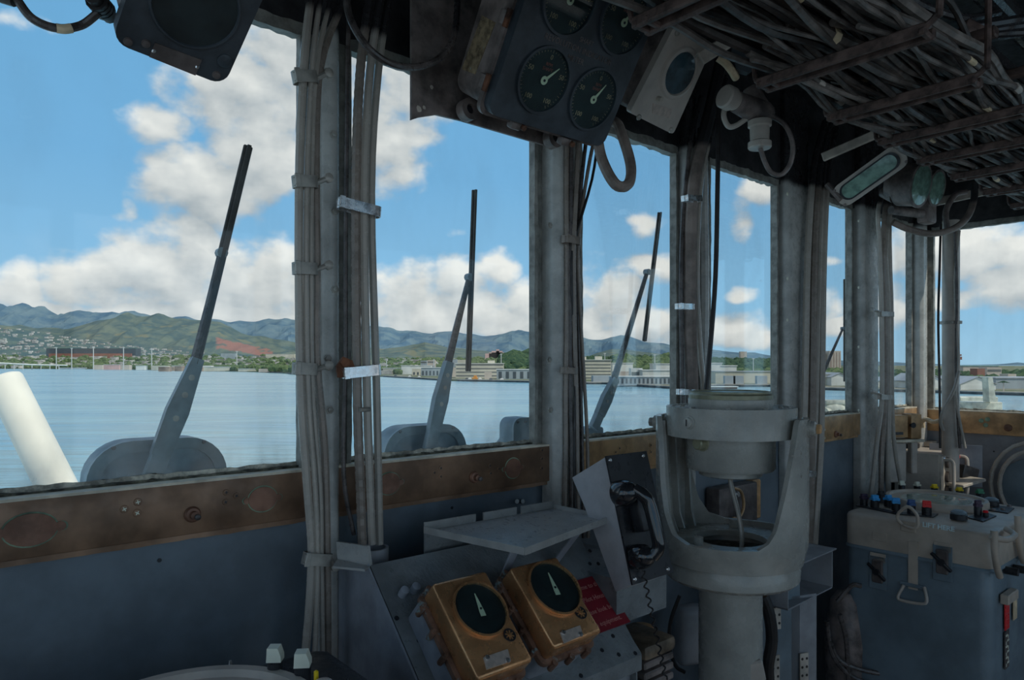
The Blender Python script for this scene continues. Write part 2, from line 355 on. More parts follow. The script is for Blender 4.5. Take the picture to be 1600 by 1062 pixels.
M_band = mat('cream cable tag', (.55, .45, .33), .6, var=.15, bump=.1)
M_beam = mat('pale painted strut', (.34, .345, .33), .5, var=.15, bump=.3)
M_wiper = mat('wiper blue grey', (.13, .19, .235), .4, var=.15, bump=.2)
M_wblade = mat('wiper rubber', (.04, .04, .04), .5, var=.2, bump=.1)
M_house = mat('wiper housing', (.13, .20, .26), .5, var=.2, vs_=10, bump=.3)
M_wpipe = mat('white painted gun barrel', (.56, .54, .52), .6, var=.05, vs_=3, bump=.1)
M_ship = mat('outer ship grey', (.34, .39, .36), .5, var=.2, vs_=6, bump=.3)
M_relay = mat('worn olive brown lid', (.13, .11, .085), .5, .1, var=.3, bump=.3)
M_tan = mat('bronze bracket', (.42, .28, .15), .45, .4, var=.2, bump=.2)
TINTED[0] = False
M_glass = pane_glass('window glass')
M_gauge = pane_glass('gauge glass', (.9, .95, .95), .022, .008, 20, (.4, .45, .45), 0)

# ------------------------------------------------------------------ the ship's side: walls, windows
ZS, ZH, ZC = CZ-.20, CZ+.634, 2.58                  # brass top, glass head, deckhead
SE = 3.52                                            # far wall
obj('floor', MB(WALL).bb((-1.64, -.03, -.04), (SE+.04, 0, 3.04)), M_floor, kind='structure')
obj('ceiling', MB(WALL).bb((-1.64, ZC, -.04), (SE+.04, ZC+.04, 3.04)), M_ceil, kind='structure')
wr = obj('unseen_wall_right', MB(WALL).bb((-1.6, 0, 3.0), (SE+.04,  .80, 3.04)), M_wall, kind='structure')  # unseen wall, its sill kept low to let more light in
wb = obj('unseen_wall_back', MB(WALL).bb((-1.64, 0, -.02), (-1.6,  .80, 3.04)), M_wall, kind='structure')  # unseen wall closing the room behind, added for contrast in the light
for s_ in (-1.6, -.6, .5, 1.6, 2.7, 3.5): obj('unseen_wall_post', MB(WALL).bb((s_-.05,  .80, 3.0), (s_+.05, ZC, 3.04)), M_wall, wr)
for w_ in (.0, 1.0, 2.0, 3.0): obj('unseen_wall_post', MB(WALL).bb((-1.64, .80, w_-.04), (-1.6, ZC, w_+.04)), M_wall, wb)
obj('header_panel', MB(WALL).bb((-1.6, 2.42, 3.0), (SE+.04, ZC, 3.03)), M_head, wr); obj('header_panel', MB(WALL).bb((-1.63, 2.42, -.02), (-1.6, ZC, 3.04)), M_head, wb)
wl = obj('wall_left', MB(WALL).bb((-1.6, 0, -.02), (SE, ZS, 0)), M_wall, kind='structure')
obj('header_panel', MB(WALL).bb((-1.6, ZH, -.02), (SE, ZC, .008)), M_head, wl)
GL = [(-.62, .469), (.56, 1.069), (1.222, 1.637), (1.80, 2.217), (2.42, 2.80), (3.0, 3.42)]
prev = -1.6
for a, b in GL + [(SE, SE)]:
    obj('mullion_plate', MB(WALL).bb((prev, ZS-.01, -.02), (a, ZH, .002)), M_frame, wl); prev = b
def rough_strip(lo, hi, Mx, amp=.002, step=.012, seed=0):       # an irregular bead of old putty
    b = MB(Mx); L = V(hi)-V(lo); ax = max(range(3), key=lambda i: abs(L[i])); n = max(3, int(abs(L[ax])/step)); oth = [i for i in range(3) if i != ax]
    vv = []; ff = []
    for i in range(n+1):
        for (p, q) in ((0, 0), (1, 0), (1, 1), (0, 1)):
            c = [0, 0, 0]; c[ax] = lo[ax]+L[ax]*i/n
            c[oth[0]] = (lo, hi)[p][oth[0]]; c[oth[1]] = (lo, hi)[q][oth[1]]
            k = mn.noise(V((i*.7+seed*9.1, p*3.3+q*5.1, seed*1.7)))
            c[oth[0]] += k*amp*(1 if ax != 0 else 1); c[oth[1]] += k*amp
            vv.append(c)
    for i in range(n): ff += [(i*4+k, i*4+(k+1) % 4, i*4+4+(k+1) % 4, i*4+4+k) for k in range(4)]
    ff += [(3, 2, 1, 0), tuple(n*4+k for k in range(4))]; b.add(vv, ff); return b
def window(i, a, b, Mx, z0, z1):
    t = thing('window_%d' % i, None, None, Mx @ V(((a+b)/2, z0, -.012)), kind='structure')
    obj('pane', MB(Mx).bb((a, z0, -.014), (b, z1, -.010)), M_glass, t)
    obj('sill_putty', rough_strip((a, z0-.004, -.010), (b, z0+.006, .0005), Mx, .003, .01, i), M_puttyd, t)
    obj('paint_smear', rough_strip((a, z0+.002, -.0105), (b, z0+.013, -.0085), Mx, .0045, .012, i+40), M_putty, t)
    obj('head_frame', rough_strip((a, z1-.012, -.010), (b, z1+.012, .012), Mx, .004, .015, i+9), M_frame, t)
    for x, k in ((a, 1), (b, -1)):
        obj('side_frame', rough_strip((x-.002*k, z0, -.010), (x+.008*k, z1, .010), Mx, .0015, .03, i+20), M_frame, t)
    return t
for i, (a, b) in enumerate(GL): window(i+1, a, b, WALL, ZS, ZH)
# far wall
FW = frame(F(SE, 0, 0), N, Z)                        # x runs out along the far wall, z points back to the camera
ZS2, ZH2 = CZ-.215, CZ+.62
wf = obj('wall_far', MB(FW).bb((0, 0, -.02), (3.0, ZS2, 0)), M_wall2, kind='structure')
obj('header_panel', MB(FW).bb((0, ZH2, -.02), (3.0, ZC, .006)), M_head, wf)
obj('mullion_plate', MB(FW).bb((0, ZS2, -.02), (.06, ZH2, .01)), M_frame, wf)
obj('mullion_plate', MB(FW).bb((.90, ZS2, -.02), (1.0, ZH2, .01)), M_frame, wf)
window(7, .06, .90, FW, ZS2, ZH2); window(8, 1.0, 1.9, FW, ZS2, ZH2)
obj('mullion_plate', MB(FW).bb((1.9, ZS2, -.02), (3.0, ZH2, .01)), M_frame, wf)

# posts
def hexbolt(b, M, x, y, r=.006, h=.005, z=0):
    b.lathe(M @ V((x, y, z)), [(r*1.7, 0), (r*1.7, h*.3), (r, h*.3), (r, h), (r*.4, h*1.1)], 6, ax=M.to_3x3() @ V((0, 0, 1)))
def post(name, s0, s1, w1, z0, z1, m, label, bolts=()):
    t = thing(name, None, None, F((s0+s1)/2, 0, z0), kind='structure')
    b = MB(WALL); b.prism(rrect(s0, 0.0, s1, w1, min(w1, s1-s0)*.35, 4), 0, 1) if False else None
    P = [(s0, .001), (s1, .001), (s1, w1*.55), (s1-.012, w1), (s0+.014, w1), (s0, w1*.72)]
    P = rquad(P, .004, 2); n = len(P)
    v = [(x, z0, q) for x, q in P] + [(x, z1, q) for x, q in P]
    b = MB(WALL).add(v, [tuple(range(n)), tuple(range(2*n-1, n-1, -1))] + [(i, n+i, n+(i+1) % n, (i+1) % n) for i in range(n)])
    obj('post_body', b, m, t, sharp=50)
    b = MB()
    for x, y in bolts:
        p = Pw(x, y, w1); s_, w_, z_ = swz(p); hexbolt(b, frame(p, U, Z), 0, 0, .005, .005)
    if bolts: obj('post_bolts', b, M_clamp, t)
    return t
post('trim_1', swz(Pw(507, 500, .04))[0], swz(Pw(537, 500, .04))[0], .040, .9, ZC, M_post, '', [(521, 210), (523, 330), (523, 452), (515, 640), (512, 560)])
post('trim_2', 1.092, 1.150, .055, 1.0, ZC, M_post, '', [(859, 352), (858, 562), (860, 640)])
post('trim_3', 1.645, 1.690, .045, 1.0, ZC, M_post, '')
post('trim_4', 2.235, 2.395, .035, .9, ZC, M_post, '')
post('trim_5', 2.825, 2.975, .045, .9, ZC, M_post, '')
post('trim_6', 3.43, 3.50, .05, .9, ZC, M_post, '')
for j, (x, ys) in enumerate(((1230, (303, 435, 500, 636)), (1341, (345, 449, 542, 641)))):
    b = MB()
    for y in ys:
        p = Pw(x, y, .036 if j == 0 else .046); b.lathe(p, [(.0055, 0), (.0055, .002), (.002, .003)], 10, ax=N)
    obj('lit_hole_discs', b, M_white, wl)  # white discs painted for daylight through the holes in the posts

# brass sill bands
def ovalpatch(b, x, y, rw, rh, w_, th=.004):
    p = Pw(x, y, w_); Mx = frame(p, U, Z)
    b.prism([(math.cos(k*PI/12)*rw, math.sin(k*PI/12)*rh) for k in range(24)], -.001, th, Mx)
    for s_ in (-1, 1): b.prism([(s_*rw*1.12+math.cos(k*PI/6)*rw*.22, math.sin(k*PI/6)*rw*.22) for k in range(12)], -.001, th*.8, Mx)
WB = .028
def band(name, s0, s1, m, z0=CZ-.288, z1=ZS):
    t = thing(name, None, None, F((s0+s1)/2, 0, z0), kind='structure')
    obj('brass_band', MB(WALL).rbox(((s0+s1)/2, (z0+z1)/2, WB/2+.001), (s1-s0, z1-z0, WB), .0025, 2), m, t)
    obj('top_ledge', MB(WALL).bb((s0, z1-.002, 0), (s1, z1+.0025, WB+.0015)), M_ledge, t)
    obj('bottom_bead', rough_strip((s0, z0-.010, 0), (s1, z0+.001, WB*.75), WALL, .0025, .02, 3), m, t)
    return t
b1 = band('trim_7', -1.2, 1.105, M_brass); b2 = band('trim_8', 1.215, 1.80, M_brassl); b3 = band('trim_9', 2.40, 2.83, M_brassl); b4 = band('trim_10', 3.0, 3.42, M_brassl)
for x, y, rw, rh in ((47, 827, .034, .024), (410, 779, .026, .022), (607, 755, .026, .022), (801, 731, .024, .023)):
    b = MB(); ovalpatch(b, x, y, rw*1.06, rh*1.1, WB, .002); obj('patch_edge', b, M_verd, b1)
    b = MB(); ovalpatch(b, x, y, rw, rh, WB, .004); obj('oval_patch', b, M_copper, b1)
def screws(t, pts, r=.0045, m=M_brass):
    for x, y in pts:
        p = Pw(x, y, WB+.0005); Mx = frame(p, U, Z); b = MB(Mx); b.lathe((0, 0, 0), [(r*1.5, 0), (r*1.3, .002), (r*.3, .0025)], 12)
        sc_ = obj('screw', b, m, t)
        a = R.random()*1.5; q = MB(Mx @ Matrix.Rotation(a, 4, 'Z')); q.box((0, 0, .0028), (r*1.5, r*.35, .0006)); q.box((0, 0, .0028), (r*.35, r*1.5, .0006)); obj('cross_slot', q, M_white if r > .004 else M_blackm, sc_)
screws(b1, [(194, 795), (215, 784), (214, 801)]); screws(b1, [(353, 769), (369, 774), (352, 784)], .0038)
screws(b1, [(678, 738), (688, 731), (688, 744), (765, 727), (766, 739), (779, 732), (846, 703), (846, 716), (846, 731)], .0035)
screws(b2, [(961, 706), (967, 700), (967, 712), (1016, 695), (1016, 706)], .004, M_brassl); screws(b3, [(1284, 678), (1288, 671), (1288, 684)], .006, M_brassl)
for t, x, y in ((b1, 300, 803), (b1, 740, 745), (b3, 1305, 678)):
    p = Pw(x, y, WB); b = MB(frame(p, U, Z)); b.lathe((0, 0, 0), [(.013, 0), (.0135, .004), (.011, .008), (.007, .009), (.0065, .018), (.003, .019)], 20)
    k = obj('drain_plug', b, M_copper, t)
    q = MB(frame(p, U, Z)); q.lathe((.003, -.002, .018), [(.005, 0), (.005, .006), (.003, .007)], 10); obj('plug_pin', q, M_cabled, k)
# far wall brass
tb = thing('trim_11', None, None, F(SE, .5, ZS2-.1), kind='structure')
obj('brass_band', MB(FW).rbox((.5, ZS2-.045, .014), (.95, .10, .026), .003, 2), M_brassl, tb)
obj('top_ledge', MB(FW).bb((.02, ZS2+.002, 0), (.98, ZS2+.006, .028)), M_ledge, tb)
for x, y in ((1533, 657), (1543, 655), (1540, 664)):
    b = MB(); b.lathe(Ps(x, y, SE-.027), [(.010, 0), (.008, .003), (.002, .004)], 12, ax=-U); obj('screw', b, M_verd, tb)
b = MB(); b.lathe(Ps(1575, 668, SE-.027), [(.016, 0), (.014, .006), (.006, .008)], 16, ax=-U); obj('drain_plug', b, M_copper, tb)
# stud holes in the wall plating
b = MB()
for x, y in ((249, 875), (706, 793), (1553, 705)):
    p = Pw(x, y, .0005) if x < 1500 else Ps(x, y, SE-.0005); b.lathe(p, [(.0035, 0), (.0035, .001)], 10, ax=N if x < 1500 else -U)
obj('screw_hole', b, M_blackm, wl)
b = MB()
for x, y in ((808, 783), (817, 783)): b.cyl(Pw(x, y, 0), Pw(x, y, .02), .006, .005, 12)
obj('wall_studs', b, M_post, wl)

# ------------------------------------------------------------------ cables
def cab(pts, w_, rpx, m, label, name='cable', cat='cable', group=None, rib=0, n=8, parent=None, sm=4):
    P = []
    for p in pts:
        ww = p[2] if len(p) > 2 else w_
        P.append(Pw(p[0], p[1], ww))
    d = P[len(P)//2].y; r = rpx/FPX*d*.9
    b = MB(); b.tube(P, r, n, sm, rib=rib)
    return obj(name, b, m, parent, None if parent else label, None if parent else cat, None if parent else group, sharp=0)
def clamp(x0, y0, x1, y1, hpx, w_, m, label, lug=True, bracket=None, group='strap clamps on the window post cables', depth=.022, cat='clamp'):
    a = Pw(x0, y0, w_); b_ = Pw(x1, y1, w_); h = hpx/FPX*a.y
    t = thing('strap_clamp', label, cat, (a+b_)/2, group)
    L = (b_-a).length; Mx = frame((a+b_)/2, (b_-a), Z)
    q = MB(Mx)
    pts = rrect(-L/2, -depth, L/2, .004, min(.010, L*.3), 4); n = len(pts)
    o = [(x, -h/2, z) for x, z in pts] + [(x, h/2, z) for x, z in pts]
    inn = rrect(-L/2+.0015, -depth+.0015, L/2-.0015, .0025, min(.009, L*.3), 4)
    o += [(x, -h/2, z) for x, z in inn] + [(x, h/2, z) for x, z in inn]
    fs = []
    for i in range(n):
        j = (i+1) % n
        fs += [(i, j, n+j, n+i), (2*n+j, 2*n+i, 3*n+i, 3*n+j), (i, 2*n+i, 2*n+j, j), (n+i, n+j, 3*n+j, 3*n+i)]
    q.add(o, fs); obj('strap', q, m, t, sharp=40)
    q = MB(Mx)
    for s_ in (-1, 1): q.rbox((-L/2, s_*h*.35, .002), (.006, .0025, .012), .001, 1)
    q.rbox((-L/2+.003, 0, .006), (.010, h*1.15, .004), .001, 1)
    obj('buckle', q, m, t)
    if bracket:
        k = MB(); c = Pw(*bracket, w_-.01)
        k.tube([b_ + N*-.01, c], .005, 8, 1); k.lathe(c, [(.009, -.004), (.009, .004), (.005, .006)], 8, ax=N)
        obj('standoff', k, m if m is not M_shiny else M_rust, t)
    return t
G1 = 'cables strapped to the first window post'
BW = .085
cab([(487,-20),(474,110),(467,300),(469,580),(480,760),(487,870),(478,1010),(468,1075)], BW, 7.5, M_cable, 'thick grey cable, outermost left of the bundle on the first window post', group=G1)
cab([(503,-20),(488,100),(479,300),(480,580),(492,760),(496,880),(490,1075)], BW+.004, 5, M_cable, 'thin grey cable second from the left on the first window post', group=G1)
cab([(520,-20),(494,110),(487,280),(487,580),(500,760),(502,880),(505,1075)], BW, 4.5, M_cable, 'thin grey cable in the middle of the bundle on the first window post', group=G1)
cab([(548,-20),(506,80),(494,190),(495,420),(495,560),(507,700),(511,870),(512,1075)], BW-.006, 7, M_cableb, 'grey brown cable bending out to the right above the first window post', group=G1)
cab([(545,30),(543,120),(540,400),(540,560),(537,740),(553,835)], .06, 4, M_cabled, 'thin dark cable running down beside the first window post', group=G1)
G2 = 'conduits right of the first window post'
cab([(580,-20),(563,110),(556,300),(558,600),(566,850)], .075, 8, M_cableb, 'ribbed grey conduit nearest the first window post', 'conduit', 'conduit', G2, rib=.07, sm=24)
cab([(597,-20),(578,110),(569,300),(573,600),(581,850)], .08, 7.5, M_cable, 'smooth grey conduit between ribbed conduit and outer pipe', 'conduit', 'conduit', G2)
cab([(610,-20),(591,110),(580,300),(588,600),(593,850)], .072, 7, M_cable, 'outermost grey pipe of three right of the first window post', 'conduit', 'conduit', G2)
for k, (y, nm) in enumerate(((118, 'highest'), (282, 'second from the top'), (418, 'middle'), (575, 'fourth from the top'), (873, 'lowest'))):
    x = 458 if y < 800 else 474
    clamp(x+3, y, x+40+(6 if y > 800 else 0), y+2, 19, BW+.012, M_clamp, 'grey strap clamp, %s on the left cable bundle of the first post' % nm, bracket=(513 if y < 800 else 524, y-(4 if y < 800 else -12)))
clamp(531, 315, 597, 332, 17, .095, M_shiny, 'tilted shiny steel strap clamp around the three conduits', bracket=None)
clamp(538, 583, 597, 577, 17, .095, M_shiny, 'shiny steel strap with rusty lug below window height on conduits')
t = thing('rusty_lug', 'rust-red bolted lug on the first window post above the strap', 'bracket', Pw(540, 570, .06))
b = MB(WALL); P = [swz(Pw(x, y, .09)) for x, y in ((527, 572), (538, 557), (552, 563), (562, 590), (530, 590))]
b.prism([(p[0], p[2]) for p in P], .082, .087); obj('lug_plate', b, M_rust, t)
b = MB(); b.lathe(Pw(538, 566, .088), [(.009, 0), (.009, .005), (.005, .006)], 6, ax=N); obj('bolt', b, M_rust, t)
cab([(562,640),(578,639)], .088, 4, M_clamp, 'small grey band clip low on the first post conduits', 'band_clip', 'clip')
# lower tube stub and gusset where the conduits end
t = thing('conduit_gland', 'grey stuffing tube ring where the first post conduits pass down', 'gland', Pw(580, 870, .08))
b = MB(); c = Pw(582, 853, .075); b.ring(c-Z*.03, .026, .031, .028, 24); obj('gland_ring', b, M_wall2, t)
b = MB(); b.cyl(c-Z*.03, c-Z*.33, .027, .027, 20); obj('gland_tube', b, M_wall2, t)
# bundle on second post
G3 = 'cables hanging beside the second window post'
L3 = ['dark grey cable closest to the second window post', 'slim dark cable next to the closest one by the second post', 'dark cable in the middle of the bundle by the second post', 'dark cable right of centre in the bundle by the second post', 'outermost right cable of the bundle by the second post', 'thin black cable slanting in from above to the second post']
for k, (pts, r, m) in enumerate((([(886,200),(885,300),(886,460),(884,620),(884,700),(882,800)], 4.5, M_cableb), ([(893,200),(892,330),(891,460),(891,620),(893,700),(893,820)], 4, M_cabled),
    ([(905,200),(900,300),(896,400),(898,540),(901,640),(903,840)], 4.5, M_cableb), ([(918,200),(908,290),(901,400),(904,540),(908,640),(912,840)], 3.5, M_cabled),
    ([(931,205),(918,270),(904,370),(905,460),(912,580),(918,700),(919,840)], 3.2, M_cableb), ([(936,205),(925,280),(897,380),(893,440),(899,560),(897,700),(899,840)], 2.5, M_rubber))):
    cab(pts, .06+.006*(k % 3), r, m, L3[k], group=G3)
clamp(884, 372, 908, 377, 12, .085, M_cableb, 'dark strap clamp high on the second post cable bundle'); clamp(882, 578, 904, 580, 10, .085, M_cableb, 'dark strap clamp at water height on the second post cable bundle')
# third post
G4 = 'cables on the third window post'
cab([(1128,90),(1108,180),(1088,260),(1080,330),(1078,470),(1082,640)], .075, 11.5, M_hose, 'thick pale armoured cable curving down the third window post', group=G4)
cab([(1134,120),(1118,180),(1099,260),(1091,340),(1089,450),(1095,560),(1104,640)], .08, 5, M_cable, 'bent grey cable right of the thick one on the third post', group=G4)
cab([(1095,150),(1078,230),(1068,330),(1064,450),(1067,640)], .06, 4, M_cabled, 'dark cable at the left edge of the third window post', group=G4)
cab([(1123,160),(1121,300),(1118,430),(1110,540),(1100,640)], .14, 4.2, M_rubber, 'black cable hanging free before the fourth window', group=G4)
cab([(1098,200),(1099,330),(1100,450),(1098,640)], .04, 9, M_post, 'straight grey pipe behind the cables of the third post', 'pipe', 'pipe', G4)
clamp(1072, 309, 1098, 310, 9, .11, M_shiny, 'bright steel clamp high on the third post thick cable'); clamp(1062, 478, 1086, 479, 9, .11, M_shiny, 'steel clamp midway down the third post thick cable'); clamp(1064, 612, 1088, 613, 9, .11, M_shiny, 'small steel clamp at the foot of the third post by the pelorus')
# fourth post
G5 = 'cables on the fourth window post'
for k, (pts, r, m, l) in enumerate((([(1290,190),(1272,260),(1262,400),(1258,600),(1252,800),(1252,870)], 6, M_cable, 'grey cable nearest the fourth post'),
    ([(1297,190),(1281,260),(1272,400),(1269,600),(1266,800),(1262,870)], 7, M_cableb, 'thick brown-topped cable second from the fourth post'),
    ([(1301,195),(1288,260),(1281,400),(1276,600),(1272,700),(1262,860)], 4.5, M_cable, 'slim grey cable third from the fourth post'),
    ([(1306,200),(1294,260),(1287,400),(1284,600),(1282,700),(1272,860)], 6, M_cable, 'outermost cable by the fourth post beside the narrow window'))):
    cab(pts, .06+.006*(k % 2), r, m, l, group=G5)
clamp(1254, 740, 1276, 741, 9, .10, M_shiny, 'small bright clamp on the fourth post cables behind the pelorus arm')
# fifth post
G6 = 'cables on the fifth window post'
for k, (pts, r, m, l) in enumerate((([(1382,290),(1372,330),(1374,380),(1377,480),(1378,620),(1370,690),(1360,780)], 4, M_cable, 'leftmost cable flaring out below the fifth post clamps'),
    ([(1386,300),(1382,340),(1379,400),(1382,480),(1383,620),(1378,700),(1376,790)], 4.5, M_cableb, 'second cable of the fifth post bundle'),
    ([(1390,300),(1388,340),(1384,400),(1388,480),(1389,620),(1388,700),(1388,790)], 4.5, M_cable, 'third cable of the fifth post bundle'),
    ([(1394,300),(1390,350),(1391,420),(1393,480),(1394,620),(1398,700),(1412,780)], 3.5, M_cable, 'rightmost cable of the fifth post bundle bending right to the radio'))):
    cab(pts, .10, r, m, l, group=G6)
clamp(1375, 490, 1397, 491, 8, .125, M_cable, 'grey clamp above eye height on the fifth post cables', bracket=(1363, 484)); clamp(1375, 620, 1396, 621, 8, .125, M_cable, 'grey clamp at sill height on the fifth post cables', bracket=(1363, 612))
# round stanchion with cables before the far window
t = thing('stanchion_pipe', 'round grey pipe stanchion before the far window', 'pipe', Pd(1486, 720, 3.0))
b = MB(); b.cyl(Pd(1486, 345, 3.0), Pd(1485, 760, 3.0), .033, .033, 20); obj('pipe_body', b, M_mid, t)
b = MB(); b.ring(Pd(1485.5, 506, 3.0), .033, .042, .012, 24); obj('pipe_band', b, M_clamp, t)
GS = 'thin cables on the stanchion before the far window'
for pts, r, m, l in (([(1470,350,3.02),(1468,420,3.0),(1466,500,2.97),(1468,600,2.97),(1469,700,2.97)], 1.8, M_rubber, 'thin black wire hanging just left of the round stanchion'),
    ([(1492,360,2.95),(1495,450,2.95),(1494,560,2.95),(1496,640,2.95),(1500,700,2.95)], 2.2, M_cabled, 'dark cable down the right side of the round stanchion'),
    ([(1499,360,2.96),(1492,440,2.96),(1498,560,2.94),(1494,620,2.94),(1508,700,2.94)], 2.0, M_cable, 'wavy pale cable on the right side of the round stanchion'),
    ([(1498,580,2.93),(1490,610,2.90),(1474,640,2.90),(1470,660,2.92),(1474,672,2.93)], 2.6, M_cable, 'pale cable curling across the front of the round stanchion')):
    b = MB(); b.tube([Pd(x, y, d) for x, y, d in pts], r/FPX*2.95, 8, 5); obj('cable', b, m, None, l, 'cable', GS, sharp=0)
t = thing('wrapped_cable_end', 'cream taped cable end stub on the far brass sill', 'cable', Pd(1455, 668, 3.1))
b = MB(); b.tube([Pd(1442,668,3.1), Pd(1441,658,3.1), Pd(1447,655,3.08), Pd(1458,659,3.05), Pd(1472,656,3.0)], .010, 8, 4); obj('taped_sleeve', b, M_band, t, sharp=0)

# ------------------------------------------------------------------ overhead instruments
def dial(M, cx, cy, r, parent, needle=30., ring=M_box, nums=True, tone=M_dial, nw=1., glass=True, red=False):
    b = MB(M); b.lathe((cx, cy, .0), [(r*1.02, 0), (r*1.02, .001)], 40); face = obj('dial_face', b, tone, parent)
    b = MB(M); b.ring((cx, cy, 0), r*.99, r*1.07, .006, 48); obj('bezel', b, ring, parent)
    if needle is not None:
        Mn = M @ Matrix.Translation((cx, cy, .0025)) @ Matrix.Rotation(math.radians(-needle), 4, 'Z'); b = MB(Mn)
        if nw == 1.:
            b.prism([(math.cos(k*PI/8)*r*.14, math.sin(k*PI/8)*r*.14) for k in range(16)], 0, .001); b.prism([(-r*.05, r*.08), (r*.05, r*.08), (r*.012, r*.66), (-r*.012, r*.66)], 0, .001)
        else: b.prism([(-r*.10, -r*.28), (r*.10, -r*.28), (r*.10, -r*.12), (r*.015, r*.60), (-r*.015, r*.60), (-r*.10, -r*.12)], 0, .001)
        nd_ = obj('needle', b, M_needle, face)
        b = MB(Mn); b.lathe((0, 0, .001), [(r*.045, 0), (r*.045, .001)], 10); obj('pivot', b, M_blackm, face)
    if nums:
        for s_, a in (('0', 0), ('50', -70), ('50', 70), ('100', -145), ('100', 145)):
            a = math.radians(a); text(s_, M @ Matrix.Translation((cx+math.sin(a)*r*.72, cy+math.cos(a)*r*.72, .0015)), r*.22, M_numer, face, 'dial_number')
        text('RPM\nSHAFT', M @ Matrix.Translation((cx, cy+r*.42, .0015)), r*.15, M_numred, face, 'dial_text')
        b = MB(M)
        for k in range(41):
            a = math.radians(-150+k*7.5); l = .10 if k % 5 == 0 else .05
            b.box((0, 0, 0), (r*.012, r*l, .0004), Matrix.Translation((cx+math.sin(a)*r*.9, cy+math.cos(a)*r*.9, .0012)) @ Matrix.Rotation(-a, 4, 'Z'))
        obj('tick_marks', b, M_numer, face)
    if glass:
        b = MB(M); b.lathe((cx, cy, .0045), [(r*.99, 0), (r*.99, .0008)], 40); obj('dial_glass', b, M_gauge, parent)
    return face
# main four-dial indicator
s0, s1 = .723, 1.048
GB = tilted(s0, .25, 2.10, 32)
t = thing('revolution_indicator', 'large dark four-dial indicator box hung over the second window', 'instrument', GB @ V((.16, 0, -.05)))
P = [on(GB, 762, 175), on(GB, 945, 222), on(GB, 1035, 0)]
Wd = P[1].x; Ht = .43
b = MB(GB); b.prism(rrect(P[0].x, P[0].y-.003, Wd, Ht, .022, 5), -.022, 0)
bm = bmesh.new(); obj('front_cover', b, M_box, t, sharp=40); bm.free()
b = MB(GB); b.prism(rrect(P[0].x-.006, P[0].y-.010, Wd+.006, Ht, .02, 5), -.034, -.022); obj('cover_gasket', b, M_boxs, t)
b = MB(GB); b.prism(rrect(P[0].x-.004, P[0].y+.005, Wd-.004, Ht, .03, 5), -.125, -.034); obj('case', b, M_boxs, t)
for x, y, r_, nd_ in ((849, 125, None, 42), (926, 155, None, 28), (890, 0, None, 25), (974, 35, None, 22)):
    c = on(GB, x, y); e = on(GB, x+2, y+55)
    dial(GB, c.x, c.y, .059, t, nd_)
cth = on(GB, 915, 75); MT = GB @ Matrix.Translation((on(GB, 905, 78).x, on(GB, 905, 78).y, .0006))
text('REVOLUTION INDICATOR', MT, .0155, M_tagd, t); text('SHAFT', MT @ Matrix.Translation((0.01, .018, 0)), .013, M_tagd, t); text('METER', MT @ Matrix.Translation((0, -.019, 0)), .015, M_tagd, t)
for x, y in ((805, 192), (882, 218)):
    c = on(GB, x, y, -.02); b = MB(GB); b.rbox((c.x, c.y-.003, -.02), (.026, .018, .020), .004, 2); lg = obj('hinge_lug', b, M_boxs, t)
    b = MB(GB); b.lathe((c.x+.014, c.y-.003, -.016), [(.006, 0), (.006, .012), (.003, .014)], 8); obj('lug_screw', b, M_rust, lg)
for x, y in ((797, 30), (757, 127)):
    c = on(GB, x, y, -.03); b = MB(GB); b.cyl((P[0].x-.002, c.y-.012, -.035), (P[0].x-.002, c.y+.012, -.035), .013, .013, 14); lg = obj('hinge_knuckle', b, M_boxs, t)
    b = MB(GB); b.cyl((P[0].x-.008, c.y-.016, -.022), (P[0].x-.008, c.y+.016, -.022), .0055, .0055, 10); obj('hinge_pin', b, M_rust, lg)
# label plate on the left side of the case
SD = frame(GB @ V((P[0].x-.005, 0, -.07)), GB.to_3x3() @ V((0, 0, 1)), GB.to_3x3() @ V((0, 1, 0))) @ Matrix.Diagonal((1, 1, -1, 1))
q = [on(SD, x, y) for x, y in ((721, 108), (742, 116), (774, 35), (753, 24))]
b = MB(SD); b.prism([(p.x, p.y) for p in q], 0, .0025); obj('name_plate', b, M_plate, t)
# mounting lugs under the case
for x, y in ((735, 170), (868, 215)):
    c = Pw(x, y, .14); b = MB(); b.ring(c-N*.02, .010, .022, .022, 20, ax=N); lg = obj('mounting_ear', b, M_boxs, t)
    b = MB(); b.lathe(c-N*.01, [(.010, 0), (.010, .006), (.005, .008)], 6, ax=N); obj('ear_bolt', b, M_blackm, lg)
# bracket plate behind the indicator
t = thing('bracket_plate', 'worn steel bracket plate behind the four-dial indicator', 'bracket', Pw(690, 180, .10))
q = [swz(Pw(x, y, .11)) for x, y in ((643, -60), (643, 187), (655, 183), (682, 179), (720, 188), (850, 226), (870, 226), (870, -60))]
b = MB(WALL); b.prism([(p[0], p[2]) for p in q], .104, .11); pl = obj('plate', b, M_boxs, t)
for x, y, r_ in ((655, 170, .007), (663, 168, .004), (675, 136, .004)):
    c = swz(Pw(x, y, .111)); b = MB(WALL); b.prism([(c[0]+math.cos(k)*r_*(.7+.5*R.random()), c[2]+math.sin(k)*r_*(.7+.5*R.random())) for k in [i*.7 for i in range(9)]], .1101, .1106); obj('paint_chip', b, M_beam, pl)
def hose(pts, rpx, m, label, name='hose', cat='hose', d0=None):
    P = [Pw(*p) for p in pts]; b = MB(); b.tube(P, rpx/FPX*P[len(P)//2].y, 10, 6); return obj(name, b, m, None, label, cat, sharp=0)
hose([(540,-30,.20),(546,25,.20),(573,72,.22),(612,100,.22),(655,104,.2),(692,86,.2),(711,48,.18),(716,-30,.15)], 5.5, M_cabled, 'dark hose looping in a U between window post and indicator')
